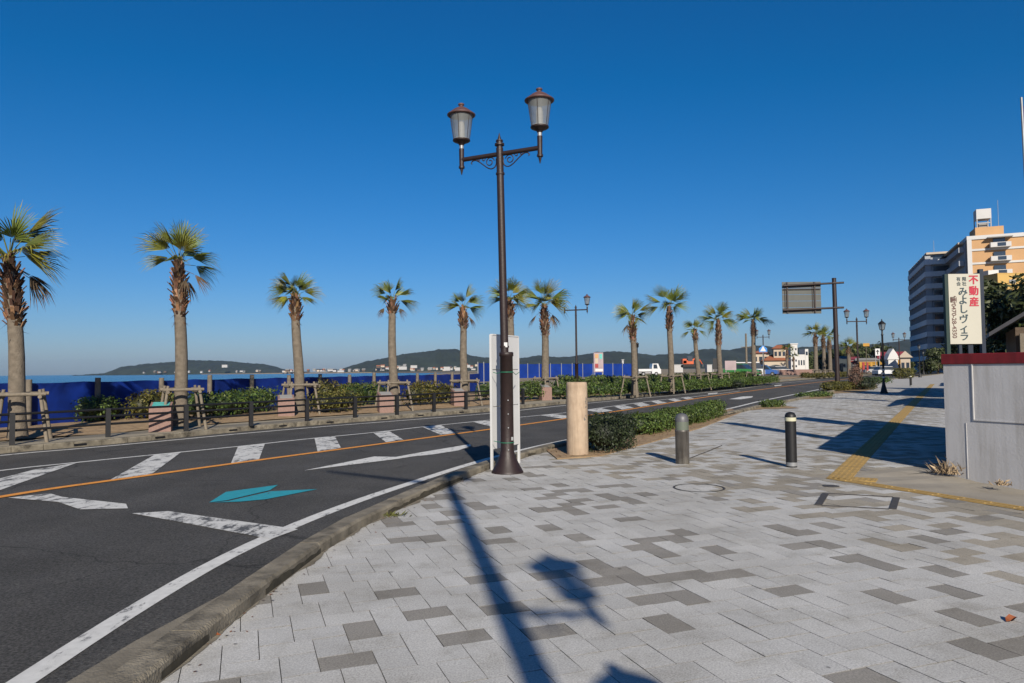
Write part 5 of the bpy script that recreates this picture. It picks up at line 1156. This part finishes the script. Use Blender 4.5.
# ------------------------------------------------------------------ shops down the road
def shop(px0, px1, yt, Y, D, wm, rm, rh, lb, along='x', awn=None, cat='shop', nx=3):
    e = empty('shop', on_ray((px0 + px1) / 2, Y, -.3), lb, cat); w_, x0, x1, z = bld(px0, px1, yt, Y, D, wm, e); gable(x0, x1, Y, D, z, rh, rm, e, along=along); windows(e, x0, x1, .3, z - .4, Y, nx, 1, fw=.6, fh=.6)
    if awn:
        mb = MB(); zz = min(z - .3, 3.2); mb.add([(x0, Y, zz), (x1, Y, zz), (x1, Y - 1.4, zz - .5), (x0, Y - 1.4, zz - .5), (x0, Y - 1.4, zz - .8), (x1, Y - 1.4, zz - .8)], [(0, 3, 2, 1), (3, 4, 5, 2)]); mb.build('awning', awn, e, world=True)
    e.rotation_euler.z = -math.atan2(e.location.x, e.location.y); return e
shop(881, 902, 358.4, 130, 6, M_cream, M_maroon, 1.25, 'shop with a maroon roof and yellow awning far down the road', 'x', M_yellow)
shop(901, 909.5, 357.5, 120, 6, M_cream, M_cream, 1.1, 'cream gabled house at the left foot of the pale apartment block', 'y', None, 'house', 2)
shop(849, 857, 359.5, 172, 8, M_bwhite, M_maroon, .7, 'small white shop with a red roof edge behind the double lamp', 'x', M_red)
shop(858, 876, 360.5, 165, 8, M_bwhite, M_beton, .6, 'long low white shop front behind the double lamp', 'x', M_yellow, nx=5)
shop(838, 848, 359, 185, 8, M_beton, M_dtile, .8, 'low grey shop left of the small red edged shop', 'x')
GY = 128.; p = Vector(on_ray(893.7, GY, 0)); zt1 = at(893.7, 348.5, GY).z; z0 = at(893.7, 355, GY).z; gw_ = 1.1
mb = MB(); pf = [(-gw_, z0 - .8), (gw_, z0 - .8), (gw_ * .6, z0 + .2), (0, zt1), (-gw_ * .6, z0 + .2)]
mb.add([(p.x + x, GY, z) for x, z in pf] + [(p.x + x, GY + 1.5, z) for x, z in pf], [(0, 1, 2, 3, 4), (9, 8, 7, 6, 5)] + [(i, 5 + i, 5 + (i + 1) % 5, (i + 1) % 5) for i in range(5)])
mb.box((p.x, GY + .8, (z0 - .85) / 2), (1.7, 1.3, z0 - .85)); tag(mb.build('gable_tower', M_bwhite, None, tuple(p), True), 'white pointed gable rising over the maroon shop roof', 'tower')
e, w, h, zc = board(875, 348.6, 880, 355.6, 120, M_white, 'road_sign', 'white rectangular road sign with a black arrow beside the single lantern post', 'road sign', zground=-.1)
mb = MB(); mb.box((0, -.05, zc - .1), (.16, .02, h * .5)); mb.add([(-.3, -.055, zc + .05), (.3, -.055, zc + .05), (0, -.055, zc + h * .36)], [(0, 1, 2)]); mb.build('arrow', M_black, e)
e, w, h, zc = board(890.8, 356.5, 896.8, 365, 130, M_white, 'shop_sign', 'white and blue sign panel in front of the maroon roofed shop', 'sign', zground=-.1)
mb = MB(); mb.box((0, -.05, zc + .1), (w * .7, .02, h * .3)); mb.build('panel_print', M_signblue, e)
board(863, 343.3, 869.4, 346.2, 140, M_yellow, 'yellow_sign', 'small yellow sign panel high above the road right of the double lamp', 'sign', post=False, zground=-.1)
mb = MB(); mb.cyl((0, .1, 0), (0, .1, at(866, 345, 140).z + .1), .06, .05, 8); mb.build('post', M_post, [o for o in bpy.data.objects if o.name == 'yellow_sign'][0])
for k, (px, c_) in enumerate(((860.6, M_yellow), (863.6, M_red), (867.4, M_red), (871.5, M_yellow))):
    p = on_ray(px, 140 + 4 * k, -.05); mb = MB(); hf = 1.2 + .25 * (k % 3); mb.box((p[0], p[1], 2.3 - hf / 2), (.42, .05, hf)); mb.cyl((p[0] - .24, p[1], -.05), (p[0] - .24, p[1], 2.4), .03, .03, 6); tag(mb.build('advertising_flag', c_, None, p, True), ('yellow' if c_ is M_yellow else 'red') + ' shop flag standing along the far low shop front', 'flag', ('yellow' if c_ is M_yellow else 'red') + ' shop flags')

# ================================================================== APARTMENT BUILDING
u = Vector((.39, .921, 0)).normalized(); v = Vector((u.y, -u.x, 0)); rzv = math.atan2(v.y, v.x)
P = Vector((at(968.6, 300, 144).x + .1, 144, 0)); top = at(968, 237.2, 144).z; FH = top / 10
e = empty('apartment_building', tuple(P), 'tall orange and white apartment block with a shaded pale wing', 'building')
def slab(mb, o, ex, ey, z0, z1): c = o + v * (ex[0] + ex[1]) / 2 + u * (ey[0] + ey[1]) / 2; mb.box((c.x, c.y, (z0 + z1) / 2), (ex[1] - ex[0], ey[1] - ey[0], z1 - z0), rzv)
mb = MB(); slab(mb, P, (.0, 26), (0, 22), -.3, top - .6); mb.build('orange_wing', M_orange_wall, e, world=True)
mb = MB(); slab(mb, P, (-.08, 26.2), (-.25, 22.2), top - .6, top + .15); slab(mb, P, (-.05, .75), (-.22, .2), -.3, top - .6)
slab(mb, P, (10.3, 10.9), (-.22, .2), -.3, top - .6)
for k in range(1, 10): slab(mb, P, (.75, 10.3), (-.18, .2), k * FH - .18, k * FH + .22)
mb.build('white_frame', M_bwhite, e, world=True)
for k in range(1, 10):                                     # sunlit balconies
    mb = MB(); slab(mb, P, (3.75, 7.2), (-1.35, -.2), k * FH + .22, k * FH + 1.15); bal = mb.build('balcony', M_bwhite, e, world=True)
    mb = MB(); slab(mb, P, (4.4, 6.4), (-.24, -.12), k * FH + .25, k * FH + 2.1); mb.build('window', M_glass, e, world=True)
    mb = MB(); slab(mb, P, (4.9, 6.3), (-1.40, -1.34), k * FH + .35, k * FH + 1.05); mb.build('balcony_panel', M_glass, bal, world=True)
mb = MB(); slab(mb, P, (3.3, 7.5), (-1.4, -.2), top - .62, top - .45); mb.build('canopy', M_beton, e, world=True)
# shaded wing behind
Q = P + u * 19.5 - v * 4.0; topq = at(936, 251.6, 162).z; FQ = topq / 10
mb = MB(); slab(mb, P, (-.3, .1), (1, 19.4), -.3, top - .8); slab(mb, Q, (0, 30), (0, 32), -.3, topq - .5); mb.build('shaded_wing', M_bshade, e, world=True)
mb = MB(); slab(mb, Q, (-.9, 30), (-1.0, 32.3), topq - .5, topq - .05); slab(mb, P, (-1.35, .0), (1.5, 19.3), top - 1.1, top - .75); mb.build('roof_slab', M_cream, e, world=True)
for k in range(0, 10):
    mb = MB(); slab(mb, Q, (-1.3, -.02), (-.9, 32), k * FQ - .1, k * FQ + 1.05); slab(mb, Q, (-.02, 3.9), (-.9, -.02), k * FQ - .1, k * FQ + 1.05); mb.build('balcony_band', mat('balcony_render', (.50, .52, .54), .85, .05, .3), e, world=True)
    if k:
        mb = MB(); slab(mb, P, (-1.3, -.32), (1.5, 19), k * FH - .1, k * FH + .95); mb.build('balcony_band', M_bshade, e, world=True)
    for i in range(8): mb = MB(); slab(mb, Q, (-.06, .1), (1.2 + i * 4.0, 3.9 + i * 4.0), k * FQ + 1.05, k * FQ + 2.35); mb.build('window', M_glass, e, world=True)
    mb = MB(); slab(mb, Q, (.5, 3.6), (-.06, .1), k * FQ + 1.05, k * FQ + 2.35); mb.build('window', M_glass, e, world=True)
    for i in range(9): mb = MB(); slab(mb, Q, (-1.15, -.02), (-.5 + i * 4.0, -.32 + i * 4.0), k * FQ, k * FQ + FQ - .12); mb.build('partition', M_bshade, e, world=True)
# penthouse, water tank, masts
mb = MB(); slab(mb, P, (2.0, 6.9), (3, 9), top + .15, at(985, 229.4, 148).z); mb.build('penthouse', M_orange_wall, e, world=True)
pt = at(985, 229.4, 148).z; tt = at(984, 211, 148).z
tk = MB(); slab(tk, P, (2.4, 5.0), (3.6, 6.6), pt + (tt - pt) * .48, tt); tko = tk.build('water_tank', M_bwhite, e, world=True)
mb = MB()
for ex in (2.5, 4.9):
    for ey in (3.7, 6.5): slab(mb, P, (ex - .09, ex + .09), (ey - .09, ey + .09), pt, pt + (tt - pt) * .48)
slab(mb, P, (2.5, 4.9), (3.65, 3.75), pt + (tt - pt) * .22, pt + (tt - pt) * .27); mb.build('tank_leg', M_steel, tko, world=True)
mb = MB(); slab(mb, P, (2.9, 4.4), (4.4, 6.0), pt, pt + 1.2); mb.build('roof_box', M_beton, e, world=True)
a = at(997.6, 200, 149); mb = MB(); mb.cyl((a.x, a.y, top), tuple(a), .06, .04, 6); mb.build('mast', M_steel, e, world=True)
a = at(933.6, 240.5, 170); mb = MB(); mb.cyl((a.x, a.y, topq - .5), tuple(a), .06, .04, 6); mb.build('mast', M_steel, e, world=True)
# yellow annex in front
e = empty('yellow_building', on_ray(1012, 120, -.3), 'plain yellow building in front of the orange block at the right edge', 'building')
w_, x0, x1, z = bld(997.5, 1034, 273.6, 120, 14, M_yellow_wall, e); mb = MB(); a, b = at(1009, 279.6, 120), at(1015.5, 283.4, 120); mb.box(((a.x + b.x) / 2, 119.97, (a.z + b.z) / 2), (b.x - a.x, .1, a.z - b.z)); mb.build('window', M_steel, e, world=True)
mb = MB(); a, b = at(1004, 267, 120), at(1015, 273.8, 120); mb.box(((a.x + b.x) / 2, 126, (a.z + b.z) / 2), (b.x - a.x, 4, a.z - b.z)); mb.build('roof_parapet', M_bwhite, e, world=True)
mb = MB(); mb.box(((x0 + x1) / 2, 127, z + .06), (x1 - x0 + .1, 14.1, .15)); mb.build('roof_edge', M_yellow_wall, e, world=True)

# ------------------------------------------------------------------ hut, houses and trees behind the wall
hc = Vector((14.95, 22, 0)); e = empty('tiled_hut', tuple(hc), 'dark tiled roof hut behind the red coping at the right edge', 'hut', rz=math.atan2(-.52, .854))
mb = MB(); mb.box((2.7, 2.8, 1.2), (4.6, 4.6, 2.9)); mb.build('wall', M_bark, e)
mb = MB(); mb.add([(-.3, 0, 2.5), (2.7, 0, 4.5), (5.7, 0, 2.5), (-.3, 5.8, 2.5), (2.7, 5.8, 4.5), (5.7, 5.8, 2.5), (-.3, 0, 2.38), (2.7, 0, 4.36), (5.7, 0, 2.38), (-.3, 5.8, 2.38), (2.7, 5.8, 4.36), (5.7, 5.8, 2.38)], [(0, 1, 4, 3), (1, 2, 5, 4), (6, 9, 10, 7), (7, 10, 11, 8), (0, 6, 7, 1), (1, 7, 8, 2), (3, 4, 10, 9), (4, 5, 11, 10), (0, 3, 9, 6), (2, 8, 11, 5)]); mb.build('roof', M_dtile, e)
mb = MB(); mb.box((.62, .3, 1.1), (.26, .26, 2.7)); mb.build('post', M_log, e)
for (x, y, w, d, hz, rh, lb) in ((33.5, 43, 9, 11, 5.2, 2.2, 'tiled house just outside the right edge, farther along the sidewalk'), (22.3, 29, 8, 9, 4.8, 2.0, 'tiled house just outside the right edge behind the hut')):
    e = empty('house', (x, y, 0), lb, 'house', rz=math.atan2(-.52, .854)); mb = MB(); mb.box((w / 2, d / 2, hz / 2 - .1), (w, d, hz + .2)); mb.build('wall', M_cream, e)
    mb = MB(); o = .5; mb.add([(-o, -o, hz), (w / 2, -o, hz + rh), (w + o, -o, hz), (-o, d + o, hz), (w / 2, d + o, hz + rh), (w + o, d + o, hz)], [(0, 1, 4, 3), (1, 2, 5, 4), (0, 2, 1), (3, 4, 5), (0, 3, 5, 2)]); mb.build('roof', M_dtile, e)
    for i in range(2): mb = MB(); mb.box((w * (.3 + .4 * i), -.02, 1.9), (1.4, .08, 1.3)); mb.build('window', M_glass, e)
up = Vector((17.6, 21.4, 0)); mb = MB(); mb.cyl(up, up + Vector((0, 0, 7.4)), .15, .1, 10); mb.box(tuple(up + Vector((0, 0, 6.7))), (1.5, .1, .12)); mb.cyl(up + Vector((.3, 0, 5.3)), up + Vector((.3, 0, 6.1)), .22, .22, 10)  # pole added out of view for its finger shadows on the far sidewalk
tag(mb.build('crossarm_pole', M_beton, None, tuple(up), True), 'unseen concrete pole added beyond the right edge to cast thin shadows', 'pole')
def tree(base, H, Rr, lb, seed, n=5200, leaf=.14, material=None, low=.25, lobes=14, group=None, warm=.15):
    r = random.Random(seed); base = Vector(base); e = empty('tree', tuple(base), lb, 'tree', group)
    mb = MB(); mb.tube([(0, 0, -.2), (.05, .03, H * .3), (-.05, .08, H * .62), (.05, 0, H * .85)], [H * .035, H * .028, H * .018, H * .006], 8)
    L = []
    for k in range(lobes):
        a = r.uniform(0, 6.28); z = H * r.uniform(low, .92); q = Rr * (1 - .75 * ((z / H - low) / (1 - low)) ** 1.6) * r.uniform(.35, .85); c = Vector((math.cos(a) * q, math.sin(a) * q, z)); L.append((c, Rr * r.uniform(.28, .48)))
        mb.tube([(0, 0, z * .7), tuple(c * .6 + Vector((0, 0, z * .35))), tuple(c)], [H * .014, H * .009, H * .004], 5)
    mb.build('trunk', M_bark, e)
    cr = MB()
    for k, (c, q) in enumerate(L):
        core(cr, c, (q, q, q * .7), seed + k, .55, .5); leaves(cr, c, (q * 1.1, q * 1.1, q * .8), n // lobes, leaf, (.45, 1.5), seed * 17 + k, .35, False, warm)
    cr.build('crown', material or M_tree, e); return e
tree(on_ray(993, 33, 0), 5.4, 2.0, 'dark bushy tree right of the cream billboard', 5, 6500, .13, low=.3)
tree(on_ray(1018, 40, 0), 5.0, 2.3, 'dark tree behind the tiled hut roof at the right edge', 6, 6500, .14, low=.25)
tree(on_ray(1046, 30, 0), 5.4, 2.2, 'dark tree beyond the right edge beside the hut', 8, 4000, .15, low=.25)
tree(on_ray(906.5, 140, 0), 3.6, 1.8, 'dark round tree by the cream gabled house', 9, 1800, .2, low=.1)
tree(on_ray(938, 130, 0), 4.6, 3.0, 'dark shaded tree at the foot of the apartment block', 10, 3000, .24, low=.15)
for k, (px, Y, H, Rr) in enumerate(((806, 205, 5, 4), (812, 215, 6, 4), (818, 225, 6, 5), (826, 240, 7, 5), (835, 240, 7, 5), (851, 235, 7, 5), (861, 235, 8, 6), (869, 240, 8, 6), (876, 240, 8, 6), (885, 245, 8, 6), (893, 250, 8, 6), (799, 200, 4, 3))):
    tree(on_ray(px, Y, 0), H, Rr, 'far green roadside tree among the low shops and the hotel', 100 + k, 1500, .5, low=.1, lobes=9, group='far roadside trees')

# ================================================================== DISTANT LAND
def hill(name, prof, Y, depth, lb=None, seed=1, zb=-3.5, material=None):
    """a wooded ridge: crest heights along the profile, sloping to its foot in front and behind"""
    P = [at(px, py, Y) for px, py in prof]; X = []; step = (P[-1].x - P[0].x) / 300; rows = 16; vs = []; nx = 301
    for j in range(rows + 1):
        s = j / rows
        for i in range(nx):
            x = P[0].x + step * i; k = 0
            while k < len(P) - 2 and P[k + 1].x < x: k += 1
            t = (x - P[k].x) / (P[k + 1].x - P[k].x); z = P[k].z + (P[k + 1].z - P[k].z) * t
            f = math.sin(PI * s) ** .8; rel = (z - zb) * f * (.9 + .25 * noise.noise(Vector((x * 14 / depth, s * 5, seed)))) if 0 < s < 1 else 0
            if j == rows // 2: rel = (z - zb) * (1 + .03 * noise.noise(Vector((x * .02, 0, seed))))
            vs.append((x, Y - depth / 2 + depth * s, zb + rel + (2.6 * noise.noise(Vector((x * .05, s * 20, seed))) + 1.6 * noise.noise(Vector((x * .13, s * 40, seed))) if 0 < s < 1 else 0)))
    mb = MB(); mb.add(vs, [(j * nx + i, j * nx + i + 1, j * nx + nx + i + 1, j * nx + nx + i) for j in range(rows) for i in range(nx - 1)], True)
    return structure(name, mb, material or M_forest)
hill('headland', [(104, 373.8), (115, 372.8), (125, 371.6), (131, 366.6), (140, 364.4), (157, 363), (170, 362), (187, 359.8), (205, 360.6), (225, 360.8), (250, 363.2), (265, 364), (274, 367), (284, 369.6), (300, 371.4)], 3300, 500, seed=2)
hill('island_hill', [(344, 370.5), (352, 366.5), (360, 363), (385, 358), (398, 355), (410, 353), (425, 351.6), (440, 349.6), (455, 349), (463, 351), (470, 355.4), (485, 357.4), (505, 358.6), (530, 360)], 2700, 600, seed=3)
hill('hills', [(488, 361), (505, 360), (520, 358), (540, 355.5), (556, 357), (570, 356.6), (585, 354.4), (597, 351.6), (620, 351.5), (640, 353.6), (655, 355.2), (675, 353.4), (690, 354), (702, 349.6), (712, 348.4), (722, 350.4), (733, 349.6), (748, 346.6), (758, 345.4), (770, 346), (785, 348.5), (800, 347.4), (834, 344.8), (850, 346.5), (863, 345.4), (880, 343.4), (894, 341.5), (907, 340), (925, 339.5), (960, 341), (1000, 345), (1040, 350)], 2300, 800, seed=4)
# far shore town: small houses, each its own
rt_ = random.Random(21); hs = []
def far_house(px, yb, Y, w, h, material, roof, label, group, big=False):
    p = at(px, yb, Y); z0 = p.z - 2.; e = empty('far_building', (p.x, Y, z0), label, 'building', group); zt = max(p.z + h, z0 + h) - z0
    mb = MB(); mb.box((0, 0, zt / 2), (w, 10, zt)); mb.build('wall', material, e)
    mb = MB()
    if big: mb.box((0, 0, zt + .4), (w + .6, 10.6, .8))
    else: mb.add([(-w / 2 - .6, -5.6, zt), (w / 2 + .6, -5.6, zt), (w / 2 + .6, 5.6, zt), (-w / 2 - .6, 5.6, zt), (-w / 2 - .6, 0, zt + 3), (w / 2 + .6, 0, zt + 3)], [(0, 1, 5, 4), (2, 3, 4, 5), (1, 2, 5), (3, 0, 4)])
    mb.build('roof', roof, e)
ct = 0
for k in range(84):
    px = rt_.uniform(282, 478) if k > 16 else rt_.uniform(140, 262); Y = 2350 - (px - 282) * .6 + rt_.uniform(-20, 60) if k > 16 else 3040 + rt_.uniform(-30, 20)
    base = 371.9 - (px - 282) * .0105 if k > 16 else 373.2 - (px - 140) * .0105
    far_house(px, base - rt_.random() ** 2 * (4.5 if px > 360 else 1.0), Y, rt_.uniform(6, 13), rt_.uniform(2.5, 4.5), rt_.choice((M_white2, M_cream, M_beton, M_beton, M_bark)), rt_.choice((M_dtile, M_beton, M_rtile, M_beton)), 'tiny pale house in the town along the far shore of the bay', 'houses along the far shore')
for (px, y0, y1, w, lb) in ((403, 365.4, 369, 32, 'white hotel block left of centre under the island hill'), (414, 364.2, 367.4, 26, 'white block behind and right of the first one under the island hill'), (447, 364.8, 370, 26, 'white apartment block under the island hill left of the signboard'), (458, 366, 370, 24, 'low white block right of the apartment block under the hill'), (341, 370, 371.5, 26, 'long pale hall at the foot of the far shore'), (468, 363.6, 367, 18, 'white block nearest the blue hoarding under the hill'), (225, 363.5, 367, 30, 'white building on the headland slope')):
    Y = 2200 if px > 300 else 3020; h = (y1 - y0) * Y / F * .6; far_house(px, y1, Y, w * .75, h, M_white2, M_beton, lb, None, True)
# brown spit of sand before the island
mb = MB(); mb.sheet([(-100, 700), (30, 640), (60, 760), (-20, 820), (-110, 800)], -.1); structure('sand_spit', mb, M_sand)

# ================================================================== HAZE, SKY, SUN, CAMERA
def haze(dens):
    mb = MB(); x0, x1, y0, y1, z0, z1 = -7950, 7950, -95, 7950, -7, 150
    mb.add([(x, y, z) for z in (z0, z1) for x, y in ((x0, y0), (x1, y0), (x1, y1), (x0, y1))], [(0, 3, 2, 1), (4, 5, 6, 7), (0, 1, 5, 4), (1, 2, 6, 5), (2, 3, 7, 6), (3, 0, 4, 7)])
    m = bpy.data.materials.new('haze'); m.use_nodes = True; nt = m.node_tree; nt.nodes.remove(nt.nodes['Principled BSDF'])
    pv = nn(nt, 'ShaderNodeVolumePrincipled'); pv.inputs['Density'].default_value = dens; pv.inputs['Color'].default_value = (.45, .68, .95, 1); pv.inputs['Anisotropy'].default_value = .2
    nt.links.new(pv.outputs[0], nt.nodes['Material Output'].inputs['Volume'])
    tag(mb.build('haze', m), kind='stuff')
haze(5e-5)
w = bpy.data.worlds.new('World'); SC.world = w; w.use_nodes = True; nt = w.node_tree
sk = nn(nt, 'ShaderNodeTexSky'); sk.sky_type = 'NISHITA'; sk.sun_disc = False; sk.sun_elevation = SUN_EL; sk.sun_rotation = SUN_AZ
sk.altitude = 0; sk.air_density = 1.0; sk.dust_density = .55; sk.ozone_density = 10.0
bg = nt.nodes['Background']; bg.inputs['Strength'].default_value = .054
hs = nn(nt, 'ShaderNodeHueSaturation'); hs.inputs['Saturation'].default_value = 1.13; nt.links.new(sk.outputs[0], hs.inputs['Color'])
se = nn(nt, 'ShaderNodeSeparateColor'); cb = nn(nt, 'ShaderNodeCombineColor'); m1 = nn(nt, 'ShaderNodeMath', operation='SUBTRACT'); m2 = nn(nt, 'ShaderNodeMath', operation='MULTIPLY', use_clamp=False); m3 = nn(nt, 'ShaderNodeMath', operation='MAXIMUM')
nt.links.new(hs.outputs[0], se.inputs[0]); nt.links.new(se.outputs[0], m1.inputs[0]); m1.inputs[1].default_value = .15; nt.links.new(m1.outputs[0], m2.inputs[0]); m2.inputs[1].default_value = 1.22; nt.links.new(m2.outputs[0], m3.inputs[0]); m3.inputs[1].default_value = .05
nt.links.new(m3.outputs[0], cb.inputs[0]); nt.links.new(se.outputs[1], cb.inputs[1]); nt.links.new(se.outputs[2], cb.inputs[2]); nt.links.new(cb.outputs[0], bg.inputs['Color'])
sd = bpy.data.lights.new('sun', 'SUN'); sd.energy = 4.1; sd.angle = R(.53); sd.color = (1, .915, .785); so = bpy.data.objects.new('sun', sd); COL.objects.link(so)
tos = Vector((math.sin(SUN_AZ) * math.cos(SUN_EL), math.cos(SUN_AZ) * math.cos(SUN_EL), math.sin(SUN_EL))); so.rotation_euler = tos.to_track_quat('Z', 'Y').to_euler(); so.location = (0, 0, 40)
cd = bpy.data.cameras.new('camera'); cd.sensor_width = 36; cd.lens = F / 1024 * 36; cd.clip_start = .05; cd.clip_end = 20000
co = bpy.data.objects.new('camera', cd); COL.objects.link(co); co.matrix_world = Matrix.Translation((0, 0, CAMH)) @ Matrix.Rotation(PI / 2 + PITCH, 4, 'X') @ Matrix.Rotation(ROLL, 4, 'Z'); SC.camera = co
vs_ = SC.view_settings; vs_.view_transform = 'Standard'; vs_.look = 'None'; vs_.exposure = .75; vs_.gamma = 1; vs_.use_curve_mapping = False
SC.cycles.use_denoising = True; SC.cycles.max_bounces = 6; SC.cycles.volume_bounces = 0; SC.cycles.sample_clamp_indirect = 4
